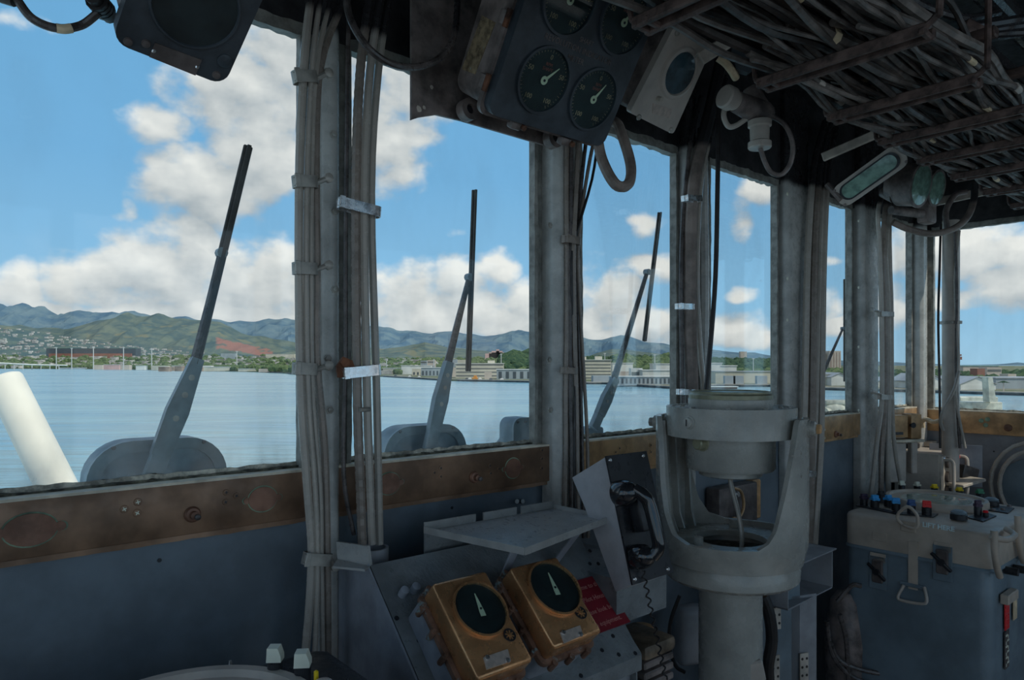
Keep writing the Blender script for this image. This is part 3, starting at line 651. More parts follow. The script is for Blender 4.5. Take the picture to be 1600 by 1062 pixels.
hose([(932,205,.22),(941,250,.24),(962,288,.27),(982,287,.27),(985,255,.25),(968,200,.2),(960,190,.17)], 8.5, M_hose, 'taupe hose hanging in a U below the four-dial indicator')
# small round-window instrument
SB = tilted(1.26, .15, 2.236, 33)
t = thing('round_glass_instrument', 'mid grey instrument box with one round dark glass beside the indicator', 'instrument', SB @ V((.08, 0, -.05)))
Q = [on(SB, x, y) for x, y in ((984, 176), (1052, 210), (1113, 73), (1054, 40))]
b = MB(SB); b.prism(rquad([(p.x, p.y) for p in Q], .012, 3), -.018, 0); obj('front_plate', b, M_mid, t, sharp=40)
Q2 = [(p.x*.9+.009, p.y*.94+.008) for p in Q]
b = MB(SB); b.prism(rquad(Q2, .02, 3), -.10, -.018); obj('case', b, M_boxs, t, sharp=40)
c = on(SB, 1061, 114); b = MB(SB); b.lathe((c.x, c.y, 0), [(.064, 0), (.060, .007), (.053, .009), (.050, .004), (.050, .0)], 48); obj('glass_rim', b, M_mid, t)
b = MB(SB); b.lathe((c.x, c.y, 0), [(.051, 0), (.051, .004)], 40); obj('dark_glass', b, mat('dark round glass', (.03, .07, .09), .15, var=.3, vs_=20, bump=0, coat=.6), t)
for x, y in ((998, 183), (1048, 203), (1107, 78), (1058, 51)):
    p = on(SB, x, y); b = MB(SB); hexbolt(b, Matrix(), 0, 0) if False else b.lathe((p.x, p.y, 0), [(.008, 0), (.007, .003), (.003, .005)], 12); obj('corner_screw', b, M_clamp, t)
p = on(SB, 1028, 153); b = MB(SB); b.cyl((p.x, p.y, 0), (p.x, p.y, .014), .0055, .0065, 14); obj('adjuster', b, M_beam, t)
q = [on(SB, x, y) for x, y in ((1020, 161), (1019, 177), (1046, 185), (1050, 170))]
b = MB(SB); b.prism([(p.x, p.y) for p in q], 0, .0015); obj('maker_plate', b, M_tag, t)
# left big instrument
d0 = 1.02; BR = Pd(351, 132, d0); BL = Pd(180, 65, d0*.90)
X = (BR-BL); rr = ray(412, -4); best = None
for i in range(400):
    d = .5+i*.002; Y = CAM+rr*d-BR; k = abs(Y.normalized().dot(X.normalized()))
    if Y.z > 0 and (best is None or k < best[0]): best = (k, d)
TR = CAM+rr*best[1]; LB = frame(BL, X, TR-BR); 
if (CAM-BL).dot(LB.to_3x3() @ V((0, 0, 1))) < 0: LB = LB @ Matrix.Diagonal((1, 1, -1, 1))
t = thing('round_window_panel', 'dark square-cornered instrument at top left over the first window', 'instrument', LB @ V((.06, 0, -.05)))
lw = X.length; b = MB(LB); b.prism(rrect(-.004, -.002, lw, .30, .020, 5), -.022, 0); obj('front_cover', b, M_box, t, sharp=40)
b = MB(LB); b.prism(rrect(.004, .008, lw-.012, .30, .02, 5), -.09, -.022); obj('case', b, M_boxs, t, sharp=40)
c = on(LB, 306, 10); rd = (on(LB, 306, 72)-c).length
b = MB(LB); b.lathe((c.x, c.y, 0), [(rd*1.06, 0), (rd*1.04, .004), (rd, .004), (rd*.98, .0005)], 48); obj('glass_rim', b, M_box, t)
b = MB(LB); b.lathe((c.x, c.y, 0), [(rd*.99, 0), (rd*.99, .001)], 40); obj('dark_glass', b, M_dial, t)
for x, y in ((200, 65), (228, 68), (338, 117)):
    p = on(LB, x, y); b = MB(LB); b.lathe((p.x, p.y, 0), [(.006, 0), (.005, .003), (.002, .004)], 12); obj('cover_screw', b, M_tagd, t)
p = on(LB, 351, 95); b = MB(LB); b.lathe((p.x, p.y, -.002), [(.010, 0), (.010, .004), (.006, .006)], 16); obj('cover_boss', b, M_box, t)
q = [on(LB, x, y) for x, y in ((233, 88), (305, 117), (315, 93), (242, 66))]
b = MB(LB); b.prism([(p.x, p.y) for p in q], 0, .002); pl = obj('name_plate', b, M_tagd, t)
for x, y in ((240, 79), (308, 104)):
    p = on(LB, x, y); b = MB(LB); b.lathe((p.x, p.y, .002), [(.0028, 0), (.0015, .0015)], 10); obj('plate_screw', b, M_shiny, pl)
t = thing('hose_gland', 'black ribbed hose gland beside the top left instrument', 'gland', Pd(158, 12, .93))
b = MB(); a_, c_ = Pd(150, 0, .93), Pd(172, 26, .97); ax = (c_-a_).normalized()
for k in range(4): b.cyl(a_+ax*(k*.007), a_+ax*(k*.007+.005), .014, .014, 12)
b.cyl(a_-ax*.01, c_, .010, .010, 12); obj('gland_body', b, M_rubber, t)
b = MB(); b.tube([Pd(18,-20,.9), Pd(30,4,.9), Pd(52,30,.9), Pd(88,44,.92), Pd(126,40,.94), Pd(154,20,.94)], .0055, 10, 6); obj('hose', b, M_cabled, None, 'dark hose curving across the sky at the top left corner', 'hose', sharp=0)
b = MB(); b.tube([Pd(88,44,.92), Pd(100,45.5,.925), Pd(112,44,.93)], .0060, 10, 3); obj('hose_tape', b, M_band, None, 'worn tan tape patch on the top left hose', 'tape', sharp=0)
b = MB(); b.cyl(Pd(2, -4, .9), Pd(22, 2, .9), .007, .007, 10); obj('hose_end', b, M_rubber, None, 'black hose connector at the extreme top left corner', 'connector')

# ------------------------------------------------------------------ cable trays overhead
TZ = 2.17
for k, s_ in enumerate((.80, 1.18, 1.477, 1.747, 2.0, 2.26, 2.55, 2.85)):
    lab = ['nearest', 'second', 'third', 'fourth', 'fifth', 'sixth', 'seventh', 'farthest'][k]
    wa, wb = .535, (.80, .845, .83, .845, .85, .85, .85, .85)[k]
    t = thing('cable_hanger', 'rusty double-bar hanger under the overhead cables, %s from the camera' % lab, 'hanger', F(s_, (wa+wb)/2, TZ), 'cable hangers under the deckhead')
    for dz in (0, 1):
        b = MB(WALL); s2 = s_+.034*dz
        b.rbox((s2, TZ+.006, (wa+wb)/2), (.012, .020, wb-wa), .003, 1); obj('lower_bar', b, M_tray, t)
    for w_ in (wa+.008, wb-.008, wa+.03): obj('cross_link', MB(WALL).rbox((s_+.017, TZ+.002, w_), (.05, .010, .010), .002, 1), M_tray, t)
    b = MB(); b.tube([F(s_, wb-.015, TZ+.005), F(s_, wb+.012, TZ+.02), F(s_, wb+.018, TZ+.06), F(s_, wb+.02, ZC)], .006, 8, 4); b.box((0, 0, 0), (.001, .001, .001), WALL @ Matrix.Translation((s_, TZ+.1, wb)))
    obj('hanger_rod', b, M_tray, t)
    b = MB(); b.tube([F(s_, wa+.01, TZ+.008), F(s_, wa-.004, TZ+.02), F(s_, wa-.004, TZ+.09), F(s_, wa+.01, TZ+.15), F(s_, wa+.01, ZC)], .005, 8, 4); obj('hanger_rod', b, M_tray, t)
    if k < 6:
        b = MB(WALL); b.rbox((s_+.05, TZ+.105, (wa+wb)/2+.01), (.026, .020, wb-wa+.02), .003, 1); obj('upper_bar', b, M_tray, t)
GT = 'cables packed along the overhead trays'
for k in range(60):
    lay = k % 4; w0 = .548 + (k//4)*.019 + R.uniform(-.007, .007); z0 = TZ+.025+lay*.022+R.uniform(-.004, .004)
    r = R.choice((.005, .006, .007, .008, .010, .012)) if lay else R.choice((.004, .005, .006, .007))
    pts = []
    s_ = -.3 if lay > 1 else R.choice((-.3, -.3, .55, .8, 1.1))
    ss = s_
    while ss < SE-.06:
        pts.append(F(ss, w0+R.uniform(-.022, .022), z0+R.uniform(-.016, .016))); ss += R.uniform(.15, .26)
    pts.append(F(SE-.03, w0, z0+.05))
    m = R.choice((M_tc1, M_tc2, M_tc2, M_tc3)) if lay < 3 else M_tc1
    b = MB(); b.tube(pts, r, 7, 4)
    o = obj('tray_cable', b, m, None, 'dusty grey cable packed among many along the overhead tray', 'cable', GT, sharp=0)
    for _ in range(R.choice((0, 1, 2, 3))):
        i = R.randrange(2, len(pts)-2); p = pts[i]; dr = (pts[i+1]-pts[i-1]).normalized()
        q = MB(); q.cyl(p-dr*R.uniform(.006, .022), p+dr*.012, r*1.12, r*1.12, 8); obj('cable_tag', q, R.choice((M_band, M_mid)), o)
GU = 'thick pipes crossing above the tray at top right'
for k, (a, bb_, r, m, l) in enumerate(((F(.9,.95,2.42), F(3.2,1.02,2.42), .024, M_cabled, 'thick dark pipe above the right edge of the cable tray'), (F(.7,.78,2.44), F(3.2,.78,2.44), .028, M_cableb, 'broad grey-brown duct pipe above the middle of the cable tray'), (F(.9,.62,2.41), F(3.3,.60,2.41), .020, M_cabled, 'dark pipe above the window side of the cable tray'))):
    b = MB(); b.tube([a, (a+bb_)/2+Z*.005, bb_], r, 14, 4); obj('overhead_pipe', b, m, None, l, 'pipe', GU, sharp=0)
# crossing cables at the upper right corner
GX = 'cables crossing the deckhead at the top right corner'
for k, pts in enumerate(([(1415,-10,1.5),(1450,12,1.5),(1510,28,1.55),(1560,20,1.6)], [(1418,45,1.55),(1470,62,1.6),(1530,60,1.6),(1600,50,1.65)], [(1440,68,1.6),(1455,85,1.6),(1475,88,1.62)], [(1478,86,1.6),(1500,76,1.6),(1520,60,1.6)],
    [(1520,42,1.55),(1560,36,1.55),(1620,26,1.55)], [(1520,50,1.56),(1560,45,1.56),(1620,38,1.56)], [(1520,56,1.57),(1560,53,1.57),(1620,50,1.57)], [(1510,100,1.75),(1535,125,1.75),(1545,150,1.8)], [(1562,150,1.8),(1580,168,1.8),(1610,175,1.8)])):
    b = MB(); b.tube([Pd(*p) for p in pts], R.choice((.007, .009, .011)), 8, 5); obj('cable', b, R.choice((M_cabled, M_cableb)), None, ['dark cable sagging at the very top right', 'long dark cable below the sagging one at top right', 'short cable stub bent beside the second tray hanger', 'short cable stub rising to the junction clamp', 'uppermost of three parallel cables leaving top right', 'middle of three parallel cables leaving top right', 'lowest of three parallel cables leaving top right', 'cable dropping behind the third hanger rod', 'cable bending right beside the fourth hanger rod'][k], 'cable', GX, sharp=0)
t = thing('junction_clamp', 'dark cast clamp gripping the crossing cables at top right', 'clamp', Pd(1520, 55, 1.55))
b = MB(frame(Pd(1518, 50, 1.54), V((1, 0, -.55)), V((.3, 0, 1)))); b.rbox((0, 0, 0), (.05, .034, .03), .006, 2); obj('clamp_body', b, M_tray, t)
b = MB(); b.lathe(Pd(1523, 60, 1.52), [(.006, 0), (.006, .004)], 8, ax=(0, -1, 0)); obj('clamp_bolt', b, M_band, t)
b = MB(); b.rbox((0, 0, 0), (.16, .022, .008), .002, 1, frame(Pd(1573, 100, 1.75), V((1, 0, -.85)), V((.6, 0, 1)))); obj('flat_bar', b, M_cable, None, 'grey diagonal flat bar at the right edge above the tray', 'bar')
# struts
for a, c, h, l in ((Pd(1285, 246, 2.35), Pd(1372, 208, 2.25), .030, 'pale grey strut crossing under the middle of the cable tray'), (Pd(1450, 318, 3.0), Pd(1590, 288, 2.9), .034, 'pale grey strut above the far window'), (Pd(1094, 92, 1.72), Pd(1142, 62, 1.72), .032, 'short grey arm between round glass instrument and tray')):
    b = MB(frame((a+c)/2, c-a, Z)); L = (c-a).length; b.rbox((0, 0, 0), (L, h, .012), .003, 1); b.bb((-L/2, h/2-.004, -.02), (L/2, h/2, 0)); obj('strut', b, M_beam, None, l, 'strut')
# dark valve / microphone fitting
t = thing('pipe_valve', 'dark grey cast valve with round cap hanging below the tray', 'valve', Pd(1185, 180, 1.9))
dv = 1.85
b = MB(); a_, c_ = Pd(1136, 152, dv-.05), Pd(1190, 178, dv+.02); ax = (c_-a_).normalized()
b.lathe(a_-ax*.012, [(.026, 0), (.030, .004), (.030, .026), (.024, .030), (.024, .05)], 24, ax=ax); obj('round_cap', b, M_mid, t)
b = MB(); b.cyl(a_+ax*.03, c_, .026, .034, 20); b.sph(c_, .034, n=16); b.cyl(c_+Z*.07+V((-.03, 0, 0)), c_, .02, .03, 16); obj('valve_body', b, M_boxs, t)
b = MB(); b.lathe(Pd(1187, 232, dv), [(.028, 0), (.030, .003), (.030, .016), (.024, .020), (.025, .055), (.030, .058), (.030, .072)], 20); obj('lower_coupling', b, M_mid, t)
b = MB(); b.tube([Pd(1133,166,dv), Pd(1131,182,dv), Pd(1138,197,dv), Pd(1150,196,dv), Pd(1168,184,dv)], .007, 10, 5); obj('bypass_pipe', b, M_mid, t, sharp=0)
b = MB(); b.tube([Pd(1188,232,dv), Pd(1196,255,dv), Pd(1206,270,dv), Pd(1222,272,dv), Pd(1236,252,dv), Pd(1238,222,dv), Pd(1226,195,dv), Pd(1204,180,dv)], .0062, 10, 6); obj('looped_cable', b, M_boxs, t, sharp=0)
t = thing('hanging_shield', 'dark angular steel shield above the valve cap', 'bracket', Pd(1157, 110, 1.8))
Mx = frame(Pd(1155, 80, 1.8), V((1, 0, 0)), Z); q = [((x-1155)/FPX*1.8, -(y-80)/FPX*1.8) for x, y in ((1141, 48), (1175, 52), (1174, 112), (1168, 116), (1149, 110), (1141, 85))]
b = MB(Mx); b.prism(q, -.01, .01); obj('shield_plate', b, M_box, t)
b = MB(); b.tube([Pd(1122,90,1.8), Pd(1133,98,1.8), Pd(1143,110,1.8), Pd(1150,122,1.82)], .010, 10, 4); obj('elbow_joint', b, M_band, t, sharp=0)
# oval green lamp, two round lamps
t = thing('oval_glass_lamp', 'slanted long oval green-glass lamp in a dark frame', 'lamp', Pd(1357, 277, 2.35))
Xv = Pd(1404, 246, 2.28)-Pd(1311, 312, 2.42); LM = frame(Pd(1358, 276, 2.35), Xv, V((-.35, -.10, .93)))
if (CAM-Pd(1358, 276, 2.35)).dot(LM.to_3x3() @ V((0, 0, 1))) < 0: LM = LM @ Matrix.Diagonal((1, 1, -1, 1))
LL = Xv.length
b = MB(LM); b.prism(rrect(-LL*.56, -.040, LL*.56, .040, .03, 5), -.012, 0); obj('flange', b, M_mid, t, sharp=40)
b = MB(LM); b.prism(rrect(-LL*.48, -.029, LL*.48, .029, .028, 6), 0, .004); obj('seal', b, M_blackm, t)
b = MB(LM); b.prism(rrect(-LL*.44, -.024, LL*.44, .024, .023, 6), .003, .008); obj('green_glass', b, M_teal, t)
b = MB(LM); b.prism(rrect(-LL*.5, -.04, LL*.5, .04, .03, 5), -.06, -.012); obj('case', b, M_box, t)
for x, y in ((1, 1), (-1, 1), (1, -1), (-1, -1)):
    b = MB(LM); b.lathe((x*LL*.51, y*.030, 0), [(.005, 0), (.004, .004)], 10); obj('flange_screw', b, M_boxs, t)
b = MB(); b.cyl(Pd(1292, 288, 2.45), Pd(1315, 312, 2.42), .010, .012, 10); obj('cable_entry', b, M_boxs, t)
for k, (x, y, rp, d, l, lab) in enumerate(((1437, 289, 33, 2.55, .11, 'larger round green-glass lamp beside the oval lamp'), (1462, 294, 27, 2.75, .05, 'smaller round green-glass lamp behind the larger one'))):
    t = thing('round_glass_lamp', lab, 'lamp', Pd(x, y, d)); ax = V((.55, -.72, -.20)).normalized(); c = Pd(x, y, d); r = rp/FPX*d*1.0
    b = MB(); b.lathe(c-ax*l, [(r*.55, 0), (r*.8, .01), (r*.85, l*.35), (r, l*.4), (r, l), (r*1.06, l), (r*1.06, l+.006), (r*.9, l+.006)], 32, ax=ax); obj('lamp_body', b, M_boxs, t, sharp=40)
    b = MB(); b.lathe(c+ax*.002, [(r*.92, 0), (r*.92, .005), (r*.5, .010), (.001, .011)], 32, ax=ax); obj('green_glass', b, M_teal, t, sharp=0)
    if k: 
        b = MB(frame(Pd(1448, 322, 2.78), V((1, .75, 0)), Z)); b.rbox((0, 0, 0), (.075, .14, .05), .012, 2); obj('mount_box', b, M_boxs, t)
    else:
        b = MB(); b.cyl(Pd(1380, 300, 2.65), Pd(1400, 305, 2.6), .02, .03, 14); obj('rear_boss', b, M_boxs, t)
b = MB(); b.tube([Pd(x, y, 2.8) for x, y in ((1522, 285), (1522, 310), (1512, 338), (1490, 357), (1455, 365), (1420, 358), (1395, 347))], .013, 12, 6); obj('hose', b, M_hose, None, 'thick brown hose sweeping under the round lamps to the tray', 'hose', sharp=0)
b = MB(); b.cyl(Pd(1392, 328, 2.7), Pd(1440, 334, 2.75), .016, .018, 12); obj('lamp_conduit', b, M_boxs, None, 'short stout conduit below the two round lamps', 'conduit')
b = MB(); b.tube([Pd(1480, 360, 2.95), Pd(1478, 330, 2.95), Pd(1492, 305, 2.95), Pd(1510, 300, 2.95)], .012, 10, 4); obj('cable', b, M_boxs, None, 'brown cable rising from the stanchion top', 'cable', sharp=0)

# ------------------------------------------------------------------ slanted console below the second window
DK = tilted(.531, .15, 1.256, -46.8)                 # y runs up the slope
DK = frame(F(.531, .15, 1.256), U, -(N*math.sin(math.radians(46.8)) - Z*math.cos(math.radians(46.8))))
if (DK.to_3x3() @ V((0, 0, 1))).dot(N) < 0: DK = DK @ Matrix.Diagonal((1, 1, -1, 1))
q = [on(DK, x, y) for x, y in ((578, 884), (663, 866), (900, 826), (985, 975), (1003, 1021), (840, 1062))]
xr = q[3].x; yb = min(p.y for p in q)-.0
t = thing('slanted_console', 'slanted grey steel console board under the second window', 'console', F(.8, .2, .3))
b = MB(DK); top = rquad([(0, 0), (q[2].x*1.0, 0), (q[4].x, q[4].y+.03), (q[4].x, q[4].y), (q[4].x-.0, q[4].y-.002), (0, q[4].y-.10)][:3] + [(q[4].x, q[4].y), (0, q[4].y-.0)], .004, 2)
b.prism(top, -.004, 0); board = obj('sloping_board', b, M_desk, t, sharp=40)
ly = q[4].y
lip0, lip1 = DK @ V((0, ly, 0)), DK @ V((q[4].x, ly, 0)); s_0, w_0, z_0 = swz(lip0); s_1 = swz(lip1)[0]
b = MB(WALL); b.rbox(((s_0+s_1)/2, z_0-.016, w_0-.002), (s_1-s_0, .034, .006), .002, 1); obj('front_lip', b, M_desk, t)
# left cheek plate standing from the wall, with flange
def tri(pts, sc_, m, name, par, th=.004):
    a = [swz(Ps(x, y, sc_)) for x, y in pts] if len(pts[0]) == 2 and pts[0][0] > 10 else pts
    Mx = frame(F(sc_, 0, 0), N, Z); b = MB(Mx); b.prism([(p[1], p[2]) for p in a], -th/2, th/2); return obj(name, b, m, par)
pp = [(0, .0, 1.256), (0, .15, 1.256), (0, w_0, z_0), (0, w_0, .2), (0, .0, .2)]
tri(pp, .527, M_desk2, 'left_cheek', t)
tri([(0, .0, 1.20), (0, .15, 1.20), (0, w_0-.01, z_0), (0, w_0-.01, .2), (0, 0, .2)], s_1-.004, M_desk, 'right_cheek', t)
b = MB(WALL); b.bb((s_0, z_0-.40, w_0-.03), (s_1, z_0-.03, w_0-.026)); obj('front_plate', b, M_wall2, t)
b = MB(DK)
for x, y in ((958, 993), (967, 1022), (941, 1015), (908, 1055), (922, 860), (922, 880), (935, 880), (993, 1020), (620, 965), (655, 1000)):
    p = on(DK, x, y, .001); b.lathe((p.x, p.y, 0), [(.0045, 0), (.0045, .0008)], 10)
obj('bolt_holes', b, M_blackm, board)
# the gusset beside the console's left top
t = thing('corner_gusset', 'grey angle gusset below the conduits left of the console', 'bracket', Pw(550, 880, .1))
b = MB(); P = [Pw(525, 846, .10), Pw(574, 853, .15), Pw(578, 884, .15), Pw(527, 873, .10)]; P += [p + V((.004, .004, 0)) for p in P]
b.add(P, [(0, 1, 2, 3), (7, 6, 5, 4), (0, 4, 5, 1), (1, 5, 6, 2), (2, 6, 7, 3), (3, 7, 4, 0)]); obj('upright_flange', b, M_shelf, t)
b = MB(); P = [Pw(527, 873, .10), Pw(578, 884, .15), Pw(570, 889, .17), Pw(520, 884, .13)]; P += [p - Z*.004 for p in P]
b.add(P, [(0, 1, 2, 3), (7, 6, 5, 4), (0, 4, 5, 1), (1, 5, 6, 2), (2, 6, 7, 3), (3, 7, 4, 0)]); obj('base_flange', b, M_shelf, t)
# shelf
t = thing('steel_shelf', 'speckled grey steel shelf on struts above the console', 'shelf', F(.85, .25, 1.30))
c = [Ph(663, 824, 1.300), Ph(820, 857, 1.300), Ph(953, 807, 1.300), Ph(865, 789, 1.300)]
a = [swz(p) for p in c]; sh = [(.680, .105), (.715, .345), (1.055, .275), (1.048, .105)]
sh = [(p[0], p[1]) for p in a]
Mh = frame(F(0, 0, 1.300), U, N) 
def hp(pts, z0, z1): 
    b = MB(); n = len(pts); v = [F(s_, w_, z0) for s_, w_ in pts] + [F(s_, w_, z1) for s_, w_ in pts]
    b.add(v, [tuple(range(n)), tuple(range(2*n-1, n-1, -1))] + [(i, n+i, n+(i+1) % n, (i+1) % n) for i in range(n)]); return b
obj('shelf_top', hp(sh, 1.290, 1.294), M_shelf, t)
def edge(i, j, h=.013, f0=0., f1=1., z=1.289):
    p, q_ = V(sh[i]), V(sh[j]); p, q_ = p.lerp(q_, f0), p.lerp(q_, f1); d = (q_-p).normalized(); nn = V((-d.y, d.x))*.002
    return hp([tuple(p-nn), tuple(q_-nn), tuple(q_+nn), tuple(p+nn)], z, z+h)
obj('front_edge', edge(0, 1), M_shelf, t); obj('front_edge', edge(1, 2), M_shelf, t); obj('side_edge', edge(2, 3), M_shelf, t)
for f0, f1 in ((0, .36), (.42, .68), (.72, 1.0)): obj('rear_lip', edge(0, 3, .021, f0, f1), M_shelf, t)
b = MB(WALL); b.bb((sh[0][0], 1.245, sh[0][1]-.002), (sh[3][0], 1.292, sh[0][1]+.002)); obj('back_plate', b, M_desk, t)
for x0, y0, x1, y1 in ((797, 850, 787, 925), (893, 828, 878, 880)):
    p = Ph(x0, y0, 1.289); s_, w_, z_ = swz(p); e = DK @ V((on(DK, x1, y1).x, on(DK, x1, y1).y, .004))
    b = MB(frame((p+e)/2, U, p-e)); b.rbox((0, 0, 0), (.020, (p-e).length, .004), .001, 1); obj('shelf_strut', b, M_desk2, t)

# bronze indicators: case outlines lie on planes parallel to the board
def bronze(corn, h, nxt, lbl, sil=None):
    FR = DK @ Matrix.Translation((0, 0, h))
    Q = [on(FR, x, y) for x, y in corn]
    cx = sum(p.x for p in Q)/4; cy = sum(p.y for p in Q)/4
    t = thing('bronze_indicator', lbl, 'instrument', DK @ V((cx, cy, 0)), 'bronze dial indicators on the console')
    X0 = (Q[0].x+Q[3].x)/2; X1 = (Q[1].x+Q[2].x)/2; Y1 = (Q[0].y+Q[1].y)/2; Y0 = (Q[2].y+Q[3].y)/2
    w_, h_ = X1-X0, Y1-Y0
    b = MB(FR); b.rbox(((X0+X1)/2, (Y0+Y1)/2, -.022), (w_, h_, .044), .007, 3); cv = obj('bronze_cover', b, M_bronze, t, sharp=60)
    b = MB(FR); b.prism(rrect(X0-.008, Y0-.008, X1+.008, Y1+.008, .014, 4), -.052, -.042); fl = obj('clamping_flange', b, M_bronzs, t)
    for k in range(4):
        for xx in (X0-.011, X1+.011):
            yy = Y0+h_*(.12+.255*k); b = MB(FR); b.cyl((xx, yy, -.060), (xx, yy, -.038), .0055, .0055, 8); b.cyl((xx, yy, -.040), (xx, yy, -.032), .0035, .003, 8); obj('flange_bolt', b, M_bronzs, fl)
    for k in range(3):
        for yy in (Y0-.011, Y1+.011):
            xx = X0+w_*(.15+.35*k); b = MB(FR); b.cyl((xx, yy, -.060), (xx, yy, -.038), .0055, .0055, 8); obj('flange_bolt', b, M_bronzs, fl)
    b = MB(FR); b.prism(rrect(X0-.004, Y0-.002, X1+.004, Y1+.004, .012, 4), -h+.001, -.052); obj('rear_case', b, M_desk2, t)
    return FR, t, (X0, X1, Y0, Y1)
def bronze_face(FR, t, dx, dy, rx, vent, plate, nd_):
    c = on(FR, dx, dy, .0005); r = abs(on(FR, dx+rx, dy-rx*.18, .0005).x-c.x)
    dial(FR @ Matrix.Translation((0, 0, .0005)), c.x, c.y, r, t, nd_, ring=M_bronze, nums=False, nw=2.)
    p = on(FR, *vent, .0005); rv = r*.21; b = MB(FR); b.ring((p.x, p.y, 0), rv*.95, rv*1.15, .002, 24); b.lathe((p.x, p.y, 0), [(rv, 0), (rv, .0006)], 24); v = obj('vent_disc', b, M_blackm, t)
    b = MB(FR @ Matrix.Translation((p.x, p.y, .0012)))
    for k in range(4): b.box((0, 0, 0), (rv*.25, rv*1.7, .001), Matrix.Rotation(k*PI/4+.3, 4, 'Z'))
    b.lathe((0, 0, 0), [(rv*.35, 0), (rv*.3, .002)], 12); obj('vent_spokes', b, M_bronze, v)
    q = [on(FR, x, y, .001) for x, y in plate]; b = MB(FR); b.prism([(p.x, p.y) for p in q], .0, .0022); pl = obj('name_plate', b, M_tag, t)
    for a_, c_ in ((0, 2), (2, 0)):
        p = q[a_].lerp(q[c_], .13); b = MB(FR); b.lathe((p.x, p.y, .002), [(.0045, 0), (.004, .0025), (.0015, .003)], 10); obj('plate_screw', b, M_shiny, pl)
HB = .105
FR, t, e1 = bronze(((686, 905), (775, 889), (820, 1035), (736, 1068)), HB, 1, 'left bronze-cased dial indicator, nearer the camera, with worn green flange')
bronze_face(FR, t, 750, 952, 36, (796, 992), ((755, 1027), (793, 1014), (798, 1033), (760, 1046)), 6)
FR, t, e2 = bronze(((806, 882), (884, 866), (929, 990), (858, 1016)), HB, 1, 'right bronze-cased dial indicator, farther up beside the red placard')
bronze_face(FR, t, 866, 919, 33, (907, 957), ((875, 988), (906, 977), (911, 992), (881, 1005)), 8)
print('bronze', e1, e2)
# clamp bolts left of the left indicator
t = thing('case_lugs', 'pair of grey lug bolts at the top left of the left indicator', 'bolts', Pw(633, 925, .2))
for x, y in ((632, 923), (650, 917)):
    p = DK @ on(DK, x, y, .02); b = MB(); b.lathe(p, [(.008, -.012), (.008, .004), (.004, .006)], 14, ax=DK.to_3x3() @ V((0, 0, 1))); obj('lug_bolt', b, M_desk2, t)
# red placard
PL = DK @ Matrix.Translation((0, 0, .004)); q = [on(PL, x, y) for x, y in ((872, 916), (942, 894), (981, 974), (900, 1000))]
x0 = min(q[0].x, q[3].x)-.01; x1 = (q[1].x+q[2].x)/2; y1_ = (q[0].y+q[1].y)/2; y0_ = (q[2].y+q[3].y)/2
t = thing('red_placard', 'dark red engraved placard on the console behind right indicator', 'sign', PL @ V(((x0+x1)/2, y0_, 0)))
b = MB(PL); b.bb((x0, y0_, -.003), (x1, y1_, 0)); obj('placard_plate', b, M_red, t)
hh = y1_-y0_
for k, l in enumerate(('Welcome to the', 'Pilot House.', 'Please look but', "don't touch equipment.")):
    text(l, PL @ Matrix.Translation((x1-.016, y1_-hh*(.16+.235*k), .0004)), hh*.125, M_redtext, t, align='RIGHT')

